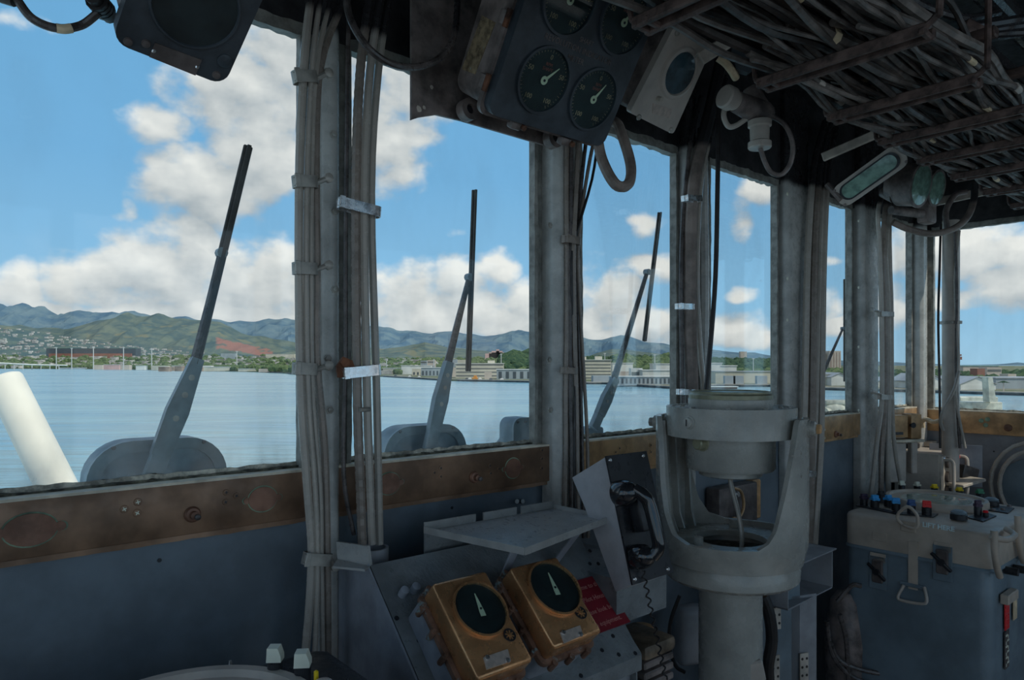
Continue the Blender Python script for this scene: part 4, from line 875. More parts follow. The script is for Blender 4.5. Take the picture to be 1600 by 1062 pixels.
# ------------------------------------------------------------------ telephone box
def tel():
    sL = swz(Pw(946, 714, .30))[0]
    tl = Ps(946, 714, sL); blc = Ps(987, 912, sL)
    TF = frame(tl, U, tl-blc); 
    if (CAM-tl).dot(TF.to_3x3() @ V((0, 0, 1))) < 0: TF = TF @ Matrix.Diagonal((1, 1, -1, 1))
    H = (tl-blc).length; Wt = on(TF, 1008, 708).x
    t = thing('telephone_box', 'wedge box with black-faced sound-powered telephone beside the pelorus', 'telephone', TF @ V((Wt/2, -H, -.1)))
    Mx = frame(F(sL, 0, 0), N, Z)
    pr = [swz(Ps(x, y, sL)) for x, y in ((946, 714), (987, 912), (962, 924), (915, 795), (894, 746))]
    b = MB(Mx)
    v = []; 
    for sx in (sL, sL+Wt):
        v += [F(sx, p[1], p[2]) for p in pr]
    n = 5; b = MB(); b.add(v, [tuple(range(n)), tuple(range(2*n-1, n-1, -1))] + [(i, n+i, n+(i+1) % n, (i+1) % n) for i in range(n)])
    obj('wedge_case', b, M_phbox, t)
    b = MB(TF); b.bb((-.002, -H-.002, 0), (Wt+.002, .002, .004)); pl = obj('black_faceplate', b, M_blackm, t)
    for x, y in ((.06, .03), (.9, .03), (.06, .97), (.9, .97)):
        b = MB(TF); b.lathe((x*Wt, -y*H, .004), [(.0045, 0), (.003, .0025)], 10); obj('plate_screw', b, M_shiny, pl)
    b = MB(TF); b.rbox((Wt*.46, -H*.48, .018), (Wt*.42, H*.30, .03), .006, 2); cr_ = obj('cradle', b, M_blackm, t)
    b = MB(TF)
    for y in (.40, .47): b.cyl((Wt*.60, -H*y, .03), (Wt*.60, -H*y, .037), .005, .005, 10)
    obj('cradle_screw', b, M_shiny, cr_)
    # handset: two cups joined by a curved grip
    c1 = on(TF, 985, 768, .045); c2 = on(TF, 1013, 868, .045)
    hs = thing('telephone_handset', 'glossy black telephone handset resting on the black faceplate', 'handset', TF @ c2)
    for nm, c_, r_ in (('earpiece', c1, .027), ('mouthpiece', c2, .025)):
        b = MB(TF); b.lathe((c_.x, c_.y, c_.z-.036), [(r_*.8, 0), (r_, .004), (r_, .016), (r_*.92, .030), (r_*.62, .044), (r_*.25, .050)], 28); obj(nm, b, M_black, hs, sharp=60)
    b = MB(TF); pts = [(c1.x+.006, c1.y+.004, c1.z+.006), (c1.x+.014, c1.y-.012, c1.z+.020), (c1.x*.6+c2.x*.4+.016, (c1.y+c2.y)/2+.03, c1.z+.024), (c1.x*.4+c2.x*.6+.016, (c1.y+c2.y)/2-.03, c1.z+.024), (c2.x+.012, c2.y+.012, c2.z+.020), (c2.x+.004, c2.y-.004, c2.z+.006)]
    b.tube(pts, .0135, 12, 6); obj('grip', b, M_black, hs, sharp=60)
    b = MB(TF); P = [V((c2.x, c2.y-.028, .02))]; 
    for k in range(60): P.append(V((c2.x+.012+.004*math.cos(k*1.2), c2.y-.03-k*.0035, .012+.004*math.sin(k*1.2))))
    b.tube(P, .0018, 5, 2); obj('coiled_cord', b, M_rubber, hs, sharp=0)
    # bracket carrying the box
    e = TF @ V((0, -H, 0)); s_, w_, z_ = swz(e)
    b = MB(WALL); b.bb((s_+.012, z_-.10, .0), (s_+Wt+.05, z_-.006, w_-.05)); obj('support_bracket', b, M_desk, t)
    b = MB(TF); b.rbox((Wt+.010, -H*.30, -.02), (.02, .035, .02), .004, 1); obj('hook_switch', b, M_mid, t)
tel()
# olive ribbed box below the telephone
t = thing('relay_box', 'brown-grey relay box with ribbed side right of the console', 'box', Pd(1000, 1062, 1.6))
BX = frame(Ph(1003, 1012, 1.0), U, N); c0 = Pd(986, 968, 1.62); s_, w_, z_ = swz(c0)
b = MB(); v0 = swz(Pd(1030, 990, 1.55)); b = MB(WALL); b.rbox((v0[0]-.03, v0[2]-.016, v0[1]-.03), (.11, .034, .12), .012, 2); obj('lid', b, M_relay, t)
for k in range(5):
    b = MB(WALL); b.rbox((v0[0]-.03, v0[2]-.044-.022*k, v0[1]-.03), (.10, .015, .11), .003, 1); obj('rib', b, M_boxs, t)
b = MB(); b.lathe(Pd(1003, 982, 1.62), [(.028, 0), (.026, .006), (.01, .008)], 24); obj('round_plug', b, M_tan, t)

# ------------------------------------------------------------------ pelorus
PC = Pd(1141, 568, 1.72); PC.z = 0
def pelorus():
    t = thing('pelorus_stand', 'grey cast pelorus stand with yoke and gimballed repeater', 'pelorus', PC)
    PM = Matrix.Translation(PC) @ Matrix.Rotation(math.radians(-31), 4, 'Z')       # x axis points to the right-hand arm
    b = MB(PM); b.lathe((0, 0, 0), [(.14, 0), (.14, .02), (.09, .035), (.075, .06), (.075, 1.09), (.080, 1.095), (.085, 1.105)], 40); obj('column', b, M_pel, t, sharp=40)
    b = MB(PM); b.lathe((0, 0, 0), [(.10, 1.098), (.150, 1.102), (.159, 1.110), (.161, 1.138), (.156, 1.146), (.156, 1.152)], 64); obj('base_flange', b, M_pel, t, sharp=40)
    # yoke: a cylindrical shell whose rim rises into two arms
    Rr, n = .178, 256; ZB, ZF, ZT = 1.150, 1.208, 1.492
    def rim(th):
        a = math.degrees(math.acos(min(1, abs(math.cos(th)))))                  # degrees off the arm axis; the far arm is the broader one
        if math.cos(th) > 0: return interp([(0, 1.492), (19, 1.492), (21.5, 1.475), (25, 1.433), (33, 1.348), (43, 1.250), (49, 1.224), (57, 1.209), (90, 1.206)], a)
        return interp([(0, 1.492), (28, 1.492), (32, 1.47), (36, 1.41), (40, 1.33), (47, 1.264), (57, 1.222), (72, 1.207), (90, 1.206)], a)
    v = []; f = []; rows = 9
    for i in range(n):
        th = 2*PI*i/n; zt = rim(th)
        for side in (0, 1):
            for j in range(rows):
                z = ZB+(zt-ZB)*j/(rows-1); fl = .010*max(0, 1-(z-ZB)/.05)
                r = Rr - fl*1.2 if side == 0 else Rr-.013-fl*1.2
                v.append((r*math.cos(th), r*math.sin(th), z))
    m2 = 2*rows
    for i in range(n):
        a_, c_ = i*m2, ((i+1) % n)*m2
        for j in range(rows-1):
            f += [(a_+j, c_+j, c_+j+1, a_+j+1), (a_+rows+j+1, c_+rows+j+1, c_+rows+j, a_+rows+j)]
        f += [(a_+rows-1, c_+rows-1, c_+m2-1, a_+m2-1), (a_+rows, c_+rows, c_, a_)]
    b = MB(PM); b.add(v, f); yk = obj('yoke', b, M_pel, t, sharp=45)
    for i in range(4):                                   # stiffening ribs inside the left-hand arm
        th = PI + math.radians(-33+19*i); zt = rim(th)-.012; b = MB(PM)
        dirn = V((math.cos(th), math.sin(th), 0)); tg = V((-dirn.y, dirn.x, 0))*.003; P = []
        for z, dep in ((ZF-.01, .040), (ZF+.03, .026), ((ZF+zt)/2, .018), (zt, .010)):
            P.append((z, dep))
        vv = []
        for z, dep in P:
            for sg in (-1, 1):
                vv += [dirn*(Rr-.012)+tg*sg+Z*z, dirn*(Rr-.012-dep)+tg*sg+Z*z]
        ff = []
        for k in range(3): o = k*4; ff += [(o, o+4, o+5, o+1), (o+2, o+3, o+7, o+6), (o+1, o+5, o+7, o+3), (o, o+2, o+6, o+4)]
        ff += [(0, 1, 3, 2), (12, 14, 15, 13)]; b.add(vv, ff); obj('yoke_rib', b, M_pel, yk)
    b = MB(PM); b.ring((0, 0, 1.180), .085, .168, .014, 64); obj('inner_tray', b, M_pel, t, sharp=40)
    b = MB(PM)
    b.cyl((-.05, -.10, 1.19), (-.05, -.10, 1.212), .012, .012, 16); b.cyl((-.02, .125, 1.19), (-.02, .125, 1.215), .014, .013, 16); obj('tray_boss', b, M_pel, t)
    # gimbal ring
    b = MB(PM); b.ring((0, 0, 1.446), .138, .153, .070, 64); obj('gimbal_ring', b, M_pel, t, sharp=40)
    b = MB(PM); b.ring((0, 0, 1.508), .098, .150, .006, 64); rp = obj('ring_plate', b, M_pel, t, sharp=40)
    for k in range(8):
        a_ = k*PI/4+.2; b = MB(PM); b.lathe((.115*math.cos(a_), .115*math.sin(a_), 1.514), [(.006, 0), (.005, .004)], 8); obj('plate_screw', b, M_clamp, rp)
    # repeater bowl
    b = MB(PM); b.lathe((0, 0, 0), [(.070, 1.348), (.074, 1.350), (.074, 1.362), (.100, 1.364), (.1045, 1.370), (.1045, 1.440), (.1045, 1.50), (.099, 1.505), (.100, 1.535), (.096, 1.537)], 64); obj('repeater_bowl', b, M_pel, t, sharp=40)
    b = MB(PM); b.lathe((0, 0, 0), [(.0985, 1.535), (.0985, 1.545), (.094, 1.549), (.094, 1.553), (.088, 1.554), (.088, 1.551), (.001, 1.551)], 64); obj('bezel_rim', b, M_pelrim, t, sharp=40)
    # trunnions and bolts
    for sg in (-1, 1):
        b = MB(PM); b.cyl((sg*.150, 0, 1.470), (sg*(Rr+.004), 0, 1.470), .020, .020, 24); b.lathe((sg*(Rr+.004), 0, 1.470), [(.017, 0), (.017, .010), (.008, .016)], 20, ax=(sg, 0, 0)); tr_ = obj('trunnion', b, M_pel, t, sharp=40)
        b = MB(PM); b.lathe((sg*(Rr+.018), 0, 1.470), [(.0125, 0), (.0125, .007), (.010, .010)], 6, ax=(sg, 0, 0)); obj('trunnion_nut', b, M_tan if sg > 0 else M_clamp, tr_)
    def surf(x, y, r):                                   # point of a vertical cylinder about the stand seen at a pixel
        rr = ray(x, y); dx, dy = rr.x, rr.y; a_ = dx*dx+dy*dy; bq = -2*(dx*PC.x+dy*PC.y); c_ = PC.x**2+PC.y**2-r*r
        tt = (-bq-math.sqrt(max(0, bq*bq-4*a_*c_)))/(2*a_); p = CAM+rr*tt; return p, (V((p.x, p.y, 0))-V((PC.x, PC.y, 0))).normalized()
    p, ax = surf(1077, 660, .153); b = MB(); b.lathe(p-ax*.001, [(.016, 0), (.016, .003), (.012, .004), (.012, .010), (.009, .011)], 20, ax=ax); k = obj('lock_screw', b, M_pel, t)
    b = MB(); Mx = frame(p+ax*.0115, Z.cross(ax), Z); b.box((0, 0, 0), (.002, .015, .001), Mx); obj('screw_slot', b, M_blackm, k)
    p, ax = surf(1097, 692, .1045); b = MB(); b.lathe(p-ax*.001, [(.020, 0), (.019, .002), (.015, .003), (.015, .018), (.012, .021)], 20, ax=ax); obj('lamp_cap', b, M_pelrim, t)
    for x, y in ((1238, 712), (1256, 708), (1255, 744)):
        p, ax = surf(min(x, 1252), y, .178); b = MB(); b.lathe(p, [(.004, 0), (.002, .002)], 8, ax=ax); obj('arm_rivet', b, M_clamp, yk)
    b = MB(PM); b.tube([(0, -.01, 1.36), (.006, -.01, 1.32), (.022, -.02, 1.27), (.034, -.03, 1.22), (.034, -.03, 1.17)], .0055, 10, 6); obj('supply_cable', b, M_cable, t, sharp=0)
    b = MB(); c_ = Pd(1180, 1048, 1.66); b.rbox((0, 0, 0), (.04, .05, .02), .004, 1, frame(c_, V((1, 0, .2)), Z)); obj('cable_clip', b, M_mid, t)
pelorus()

t = thing('wall_fitting', 'dark brown wall fitting with brass loop seen through the pelorus yoke', 'fitting', Pw(1150, 820, .05))
a_, c_ = swz(Pw(1122, 830, .05)), swz(Pw(1182, 752, .05))
b = MB(WALL); b.rbox(((a_[0]+c_[0])/2, (a_[2]+c_[2])/2, .03), (c_[0]-a_[0], c_[2]-a_[2], .05), .006, 2); obj('fitting_case', b, M_tagd, t)
b = MB(WALL); b.rbox((c_[0]+.03, (a_[2]+c_[2])/2, .02), (.05, c_[2]-a_[2], .03), .004, 1); obj('side_block', b, M_tan, t)
b = MB(); b.tube([Pw(x, y, .075) for x, y in ((1146, 762), (1158, 768), (1162, 790), (1155, 808), (1145, 810))], .005, 8, 5); obj('brass_loop', b, M_brassl, t, sharp=0)
b = MB(); b.lathe(Pw(1152, 772, .056), [(.010, 0), (.007, .006)], 10, ax=N); obj('loop_boss', b, M_shiny, t)
# ------------------------------------------------------------------ things low down behind the pelorus
t = thing('open_cable_box', 'small open-fronted grey box behind the pelorus column', 'box', F(1.95, .3, .9))
q = [Ph(1228, 878, 1.15)]
def openbox():
    s0_, w1_, zt = swz(Pd(1240, 885, 1.95)); a = swz(Ps(1302, 858, s0_))
    o = swz(Pd(1231, 887, 1.95)); zt = 1.06
    c0, c1, c2 = Pd(1231, 947, 1.95), Pd(1301, 918, 2.15), Pd(1301, 855, 2.15)
    hgt = c2.z-c1.z; X = V((c1.x-c0.x, c1.y-c0.y, 0)); L = X.length; Mx = frame(V((c0.x, c0.y, c1.z)), X, Z); dp = .16
    if (CAM-c0).dot(Mx.to_3x3() @ V((0, 0, 1))) < 0: Mx = Mx @ Matrix.Diagonal((1, 1, -1, 1))
    for nm, lo, hi in (('top_panel', (0, hgt-.004, -dp), (L, hgt, .012)), ('bottom_panel', (0, 0, -dp), (L, .004, 0)), ('side_panel', (L-.004, 0, -dp), (L, hgt, 0)), ('side_panel', (0, 0, -dp), (.004, hgt, 0)), ('back_panel', (0, 0, -dp), (L, hgt, -dp+.004))):
        obj(nm, MB(Mx).bb(lo, hi), M_wall2, t)
openbox()
t = thing('low_cabinet', 'blue-grey cabinet with perforated hinges behind the pelorus column', 'cabinet', F(1.75, .3, 0))
c = Pd(1192, 905, 2.0); Mx = frame(V((c.x, c.y, 0)), V((1, .35, 0)), Z)
obj('cabinet_body', MB(Mx).bb((-.02, .02, 0), (.13, c.z, -.12)), M_radarb, t)
obj('cabinet_stile', MB(Mx).bb((.10, .02, 0), (.19, c.z-.06, -.10)), M_wall2, t)
for x, y, h in ((1211, 959, 46), (1209, 1042, 40), (1254, 1040, 44)):
    p = on(Mx, x, y); 
    b = MB(Mx); zz = (CAM-Mx.translation).dot(Mx.to_3x3() @ V((0, 0, 1))); sg = 1 if zz > 0 else -1
    b.rbox((p.x, p.y, .006*sg), (.030, h/FPX*2, .004), .001, 1); hg = obj('hinge_strap', b, M_beam, t)
    b = MB(Mx)
    for k in range(6): b.cyl((p.x+(-.008 if k % 2 else .008), p.y+(k//2-1)*.024, .007*sg), (p.x+(-.008 if k % 2 else .008), p.y+(k//2-1)*.024, .0088*sg), .004, .004, 8)
    obj('strap_holes', b, M_blackm, hg)
t = thing('bronze_handle', 'bronze tapered nozzle peeping out right of the pelorus column', 'handgrip', Pd(1195, 925, 1.95))  # a bronze handle ending in a tapered cone
b = MB(); b.lathe(Pd(1190, 918, 1.95), [(.016, -.012), (.018, 0), (.012, .02), (.004, .03)], 16, ax=(1, 0, -.5)); obj('knob_cone', b, M_tan, t)
b = MB(); b.tube([Pd(x, y, 1.93) for x, y in ((1192, 930), (1202, 960), (1206, 1000), (1200, 1040), (1202, 1080))], .016, 12, 5); obj('hose', b, M_rubber, None, 'black rubber hose descending right of the pelorus column', 'hose', sharp=0)
t = thing('wall_transmitter', 'grey round-cornered transmitter low at the left of the pelorus column', 'instrument', Pd(1080, 1000, 1.95))
b = MB(frame(Pd(1078, 990, 1.95), V((1, .3, 0)), Z)); b.rbox((0, 0, 0), (.09, .16, .06), .02, 3); b.cyl((-.01, 0, 0), (-.01, 0, -.05), .035, .03, 20); obj('transmitter_case', b, M_wall2, t)
b = MB(); b.tube([Pd(x, y, 1.85) for x, y in ((1062, 930), (1048, 970), (1046, 1010), (1056, 1040), (1070, 1050))], .005, 8, 5); obj('transmitter_lead', b, M_rubber, t, sharp=0)
GF = 'looped cables low between pelorus and radar'
for k, pts in enumerate(([(1308, 940), (1330, 915), (1345, 915)], [(1296, 1000), (1310, 1030), (1345, 1046), (1400, 1056)], [(1292, 970), (1300, 1020), (1330, 1056), (1380, 1075)], [(1312, 960), (1322, 1000), (1326, 1075)])):
    b = MB(); b.tube([Pd(x, y, 2.35) for x, y in pts], .008, 8, 5); obj('cable', b, M_cabled, None, ['dark cable arching onto the radar side', 'dark cable sweeping under the radar console', 'lower dark cable looping under the radar console', 'straight dark drop cable left of the radar console'][k], 'cable', GF, sharp=0)
t = thing('canvas_duct', 'dull tapering duct standing against the radar console side', 'duct', Pd(1322, 1062, 2.45))
b = MB(); b.lathe(Pd(1322, 1090, 2.45)-Z*.5, [(.06, 0), (.065, .5), (.07, .7), (.05, .84), (.03, .87)], 24); obj('duct_body', b, M_boxs, t)

# ------------------------------------------------------------------ radar console
def radar():
    c = Pd(1550, 835, 2.1); sF, wR, zT = swz(c); wL = swz(Ph(1333, 795, zT))[1]; sB = sF+.56
    t = thing('radar_console', 'grey and blue radar plotting console marked LIFT HERE', 'console', F(sF+.28, (wL+wR)/2, 0))
    cx, cw = (sF+sB)/2, (wL+wR)/2; Ls, Lw = sB-sF, wR-wL
    seam = swz(Ps(1545, 889, sF))[2]
    def col(z0, z1, g_, r=.035):
        b = MB(); P = rrect(sF-g_, wL-g_, sB+g_, wR+g_, r, 6); n = len(P)
        zz = [(z0, 0), (z1-.012, 0), (z1-.004, .004), (z1, .012)]; v = []; f = []
        for z, ins in zz:
            for s_, w_ in P:
                k = V((s_-cx, w_-cw)); k = k*(1-ins/k.length); v.append(F(cx+k.x, cw+k.y, z))
        for j in range(3): f += [(j*n+i, j*n+(i+1) % n, (j+1)*n+(i+1) % n, (j+1)*n+i) for i in range(n)]
        f += [tuple(range(n-1, -1, -1)), tuple(range(3*n, 4*n))]; b.add(v, f); return b
    obj('lower_case', col(.05, seam, 0), M_radarb, t, sharp=40)
    obj('upper_case', col(seam-.001, zT, .004), M_radar, t, sharp=40)
    obj('seam_gasket', col(seam-.012, seam+.002, .007), M_radarb, t, sharp=40)
    FF = frame(F(sF-.004, cw, 0), N, Z)
    if (CAM-FF.translation).dot(FF.to_3x3() @ V((0, 0, 1))) < 0: FF = FF @ Matrix.Diagonal((1, 1, -1, 1))
    SF = frame(F(cx, wR+.004, 0), U, Z)
    if (CAM-SF.translation).dot(SF.to_3x3() @ V((0, 0, 1))) < 0: SF = SF @ Matrix.Diagonal((1, 1, -1, 1))
    # text on front
    p = on(FF, 1466, 823); TX = frame(FF @ V((p.x, p.y, .0006)), N, Z)
    text('LIFT HERE', TX, .0205, M_text, t, bold=.0006)
    # folding handles
    def loop(pts, m=M_radar, r=.005, h=.018):
        b = MB(FF); P = [on(FF, x, y, h) for x, y in pts]; b.tube([(q_.x, q_.y, h*(.35 if i in (0, len(P)-1) else 1)) for i, q_ in enumerate(P)] , r, 8, 4); return b
    hd = obj('lift_handle', loop([(1408, 820), (1403, 812), (1403, 803), (1412, 794), (1421, 792), (1432, 803), (1434, 812), (1433, 822), (1425, 825), (1408, 820)]), M_radar, t, sharp=0)
    p = on(FF, 1420, 822); b = MB(FF); b.rbox((p.x, p.y, .003), (.045, .035, .005), .002, 1); obj('handle_plate', b, M_radar, t)
    obj('lift_handle', loop([(1410, 915), (1403, 932), (1410, 938), (1440, 943), (1448, 938), (1442, 918)]), M_mid, t, sharp=0)
    p = on(FF, 1426, 914); b = MB(FF); b.rbox((p.x, p.y, .003), (.075, .012, .006), .002, 1); obj('handle_plate', b, M_radarb, t)
    for x, y in ((1372, 892), (1473, 877)):
        p = on(FF, x, y); b = MB(FF); b.rbox((p.x, p.y, .005), (.034, .075, .010), .003, 1); la = obj('case_latch', b, M_tagd, t)
        b = MB(FF @ Matrix.Translation((p.x, p.y, .014)) @ Matrix.Rotation(-.7, 4, 'Z')); b.rbox((0, 0, 0), (.075, .012, .008), .004, 2); b.cyl((0, 0, -.006), (0, 0, .008), .010, .010, 12); obj('latch_wing', b, M_blackm, la)
        b = MB(FF); b.rbox((p.x, p.y-.005, .002), (.055, .11, .003), .001, 1); obj('latch_backing', b, M_radarb, t)
        b = MB(FF); b.rbox((p.x, p.y+.045, .002), (.05, .03, .003), .001, 1); obj('latch_backing', b, M_radar, t)
    b = MB(FF); p = on(FF, 1427, 860); b.bb((p.x-.014, seam-.11, 0), (p.x+.014, zT-.06, .003)); obj('centre_strap', b, M_radar, t)
    p = on(FF, 1374, 838); b = MB(FF); b.rbox((p.x, p.y, .001), (.045, .03, .003), .001, 1); obj('blank_plate', b, M_radar, t)
    # right side handle bars
    for x0, y0, y1 in ((1552, 828, 895), (1589, 805, 872)):
        b = MB(SF); P = [on(SF, x0, y0, .012), on(SF, x0+1, (y0+y1)/2, .012), on(SF, x0+5, y1-8, .012), on(SF, x0+14, y1+6, .02)]
        b.tube([(q_.x, q_.y, .014) for q_ in P], .010, 8, 4); obj('side_rail', b, M_radar, t, sharp=60)
    b = MB(SF); P = [on(SF, x, y, .03) for x, y in ((1563, 840), (1569, 843), (1583, 835), (1587, 828))]
    b.tube([(P[0].x, P[0].y, .004)] + [(q_.x, q_.y, .035) for q_ in P[1:3]] + [(P[3].x, P[3].y, .004)], .009, 8, 2); obj('side_handle', b, M_radar, t, sharp=60)
    p = on(SF, 1570, 930); b = MB(SF); b.rbox((p.x, p.y, .012), (.10, .03, .024), .003, 1); obj('label_holder', b, M_radar, t)
    for x, y in ((1570, 890), (1583, 887)):
        p = on(SF, x, y); b = MB(SF); b.cyl((p.x, p.y, 0), (p.x, p.y, .035), .012, .012, 14); obj('side_connector', b, M_blackm, t)
    p = on(SF, 1572, 962); b = MB(SF); b.bb((p.x-.022, p.y-.04, .001), (p.x+.022, p.y+.042, .0035)); rs = obj('red_sticker', b, M_redk, t)
    p2 = p
    for k in range(4): text('-----', SF @ Matrix.Translation((p.x, p.y+.028-.018*k, .004)), .012, M_redtext, rs)
    b = MB(SF); b.bb((p2.x-.022, p2.y-.16, .001), (p2.x+.022, p2.y-.045, .0028)); bs = obj('black_sticker', b, M_tagd, t)
    b = MB(SF)
    for k in range(6): b.box((p2.x+(.008 if k % 2 else -.006), p2.y-.058-.017*k, .0034), (.018, .006, .001)); b.box((p2.x+(-.010 if k % 2 else .010), p2.y-.064-.017*k, .0034), (.005, .010, .001))
    obj('sticker_marks', b, M_white, bs)
    p = on(SF, 1585, 952); b = MB(SF); b.bb((p.x-.02, p.y-.03, .001), (p.x+.02, p.y+.03, .0025)); obj('cream_sticker', b, M_band, t)
    # top: scope
    c = Ph(1462, 787, zT); s_, w_, _ = swz(c)
    rS = .160
    a_, b_ = swz(Ph(1381, 778, zT)), swz(Ph(1545, 800, zT)); 
    cc = F(s_, w_, zT)
    b = MB(); b.lathe(cc, [(rS*1.02, -.002), (rS*1.02, .020), (rS, .026), (rS*.93, .026), (rS*.90, .018)], 72); obj('scope_ring', b, M_radar, t, sharp=40)
    b = MB(); b.lathe(cc, [(rS*.91, .014), (rS*.7, .018), (.001, .020)], 64); obj('scope_screen', b, M_scope, t, sharp=0)
    # black knob plates
    def topplate(pts, nm='knob_panel'):
        Q = [swz(Ph(x, y, zT+.002)) for x, y in pts]; obj(nm, hp([(p[0], p[1]) for p in Q], zT+.0005, zT+.004), M_blackm, t)
    topplate([(1337, 790), (1350, 783), (1374, 787), (1366, 792), (1400, 800), (1466, 803), (1458, 808), (1400, 803)])
    topplate([(1510, 808), (1540, 801), (1557, 806), (1536, 815)]); topplate([(1545, 797), (1560, 790), (1585, 794), (1575, 802)])
    def knob(x, y, r, h, top, base=M_blackm, lab=None, wedge=True, nm='knob', dz=0):
        p = Ph(x, y, zT+.004); b = MB(); b.lathe(p, [(r, 0), (r, h*.55), (r*.9, h*.6)], 16); k = obj(nm, b, base, t, lab)
        b = MB(Matrix.Translation(p+Z*(h*.58)) @ Matrix.Rotation(R.uniform(-.5, .5), 4, 'Z'))
        if wedge: b.prism([(-r*.85, -r*.85), (r*.85, -r*.85), (r*.85, r*.85), (-r*.85, r*.85)], 0, h*.18); b.rbox((0, 0, h*.28), (r*1.7, r*.9, h*.34), .002, 1)
        else: b.lathe((0, 0, 0), [(r*.85, 0), (r*.95, h*.2), (r*.6, h*.4)], 14)
        obj('knob_cap', b, top, k)
    kn = [(1350, 789, .013, .040, M_purp, 'dark purple capped knob'), (1367, 792, .014, .042, M_blue, 'bright blue capped knob'), (1377, 785, .013, .042, M_blackm, 'black capped knob'), (1388, 791, .014, .040, M_blue, 'bright blue capped knob'),
          (1400, 797, .014, .042, M_blue, 'bright blue capped knob'), (1424, 801, .013, .044, M_blued, 'dark blue capped knob'), (1448, 804, .015, .046, M_redk, 'red capped knob'), (1528, 804, .012, .048, M_purp, 'dark slate capped knob'),
          (1409, 766, .012, .038, M_white, 'cream capped knob'), (1433, 767, .012, .036, M_white, 'cream capped knob'), (1460, 770, .012, .034, M_yel, 'yellow capped knob'), (1499, 774, .012, .032, M_yel, 'yellow capped knob'), (1531, 779, .013, .036, M_green, 'green capped knob')]
    for x, y, r, h, m, l in kn: knob(x, y, r, h, m, lab=l)
    knob(1498, 811, .025, .030, M_radarb, M_blackm, 'large flat black knob', False); knob(1549, 789, .024, .028, M_radarb, M_blackm, 'large flat black knob', False); knob(1540, 806, .009, .020, M_redk, lab='small red push button', wedge=False)
    b = MB()
    for x, y in ((1552, 797), (1567, 796), (1577, 791)): b.lathe(Ph(x, y, zT+.004), [(.008, 0), (.006, .006)], 10)
    obj('panel_switch', b, M_tagd, t)
radar()

# ------------------------------------------------------------------ radio set and things in the far corner
def radio():
    c = Pd(1471, 711, 2.95); s_, w_, z_ = swz(c); t = thing('radio_set', 'grey metal radio set with handles in the far corner', 'radio', F(s_+.1, w_-.1, z_-.25))
    wl_ = swz(Ps(1398, 705, s_))[1]
    b = MB(WALL); b.bb((s_, z_-.22, wl_), (s_+.26, z_, w_-.012)); obj('radio_case', b, M_mid, t)
    b = MB(WALL); b.bb((s_+.004, z_-.215, w_-.012), (s_+.256, z_-.006, w_)); obj('radio_front', b, M_beam, t)
    for k in range(3):
        b = MB(WALL); b.ring((s_+.06, z_-.035-.06*k, w_), .012, .024, .012, 20); obj('radio_knob', b, M_tagd, t)
        b = MB(WALL); b.bb((s_+.11, z_-.05-.06*k, w_), (s_+.17, z_-.02-.06*k, w_+.006)); obj('radio_module', b, M_tagd, t)
    for x in (.03, .20):
        b = MB(); b.tube([F(s_+x, w_, z_-.02), F(s_+x, w_+.03, z_-.025), F(s_+x, w_+.036, z_-.06), F(s_+x, w_+.036, z_-.16), F(s_+x, w_+.03, z_-.19), F(s_+x, w_, z_-.195)], .007, 8, 4); obj('radio_handle', b, M_mid, t, sharp=0)
    b = MB(); b.lathe(F(s_+.03, w_+.002, z_-.015), [(.010, 0), (.007, .004)], 12, ax=N); obj('radio_screw', b, M_shiny, t)
    b = MB(); b.lathe(F(s_+.17, w_+.002, z_-.02), [(.010, 0), (.009, .012)], 12, ax=N); obj('red_indicator', b, M_redk, t)
    t2 = thing('small_black_unit', 'small black box lying on the radio set', 'box', Ph(1421, 699, z_)); b = MB(WALL); p = swz(Ph(1421, 700, z_)); b.rbox((p[0], z_+.012, p[1]), (.05, .022, .07), .003, 1); obj('black_case', b, M_blackm, t2)
    t2 = thing('small_cream_unit', 'small cream box lying on the radio set', 'box', Ph(1440, 699, z_)); p = swz(Ph(1442, 697, z_)); b = MB(WALL); b.rbox((p[0], z_+.014, p[1]), (.06, .026, .10), .004, 1); obj('cream_case', b, M_beam, t2)
    t3 = thing('upright_panel', 'upright grey sheet panel with clutter behind the radio set', 'panel', Pd(1495, 740, 3.2))
    a_, c_ = Pd(1452, 692, 3.14), Pd(1535, 697, 3.04); Mx = frame(a_, V((c_.x-a_.x, c_.y-a_.y, 0)), Z); L = (c_-a_).length
    b = MB(Mx); b.bb((0, -.18, -.003), (L, 0, .003)); obj('panel_sheet', b, M_desk2, t3)
    b = MB(); b.rbox((0, 0, 0), (.14, .012, .10), .002, 1, frame(Pd(1505, 752, 2.98), V((1, .4, .15)), Z)); obj('paper_tray', b, M_beam, t3)
    b = MB(); b.rbox((0, 0, 0), (.09, .06, .06), .008, 2, frame(Pd(1508, 738, 3.05), V((1, .3, -.3)), Z)); obj('black_receiver', b, M_blackm, t3)
radio()
t = thing('bronze_window_box', 'sunlit bronze bracket box on the corner window sill', 'bracket', Pd(1415, 670, 3.1))
q = Pd(1398, 668, 3.0); Mx = frame(q, V((1, .15, 0)), Z)
b = MB(Mx); b.rbox((.02, .005, -.02), (.08, .095, .05), .004, 2); b.rbox((.095, .005, -.02), (.05, .105, .06), .004, 2); obj('bronze_case', b, M_brassl, t)
b = MB(Mx); b.rbox((.04, -.055, -.01), (.17, .012, .07), .003, 1); obj('bronze_foot', b, M_ledge, t)
b = MB(Mx)
z1_ = 1 if (CAM-q).dot(Mx.to_3x3() @ V((0, 0, 1))) > 0 else -1
b.cyl((.08, .01, .0), (.08, .01, .012*z1_), .012, .012, 12); b.bb((-.01, -.03, .004*z1_), (.035, -.018, .007*z1_)); obj('slot_and_hole', b, M_blackm, t)
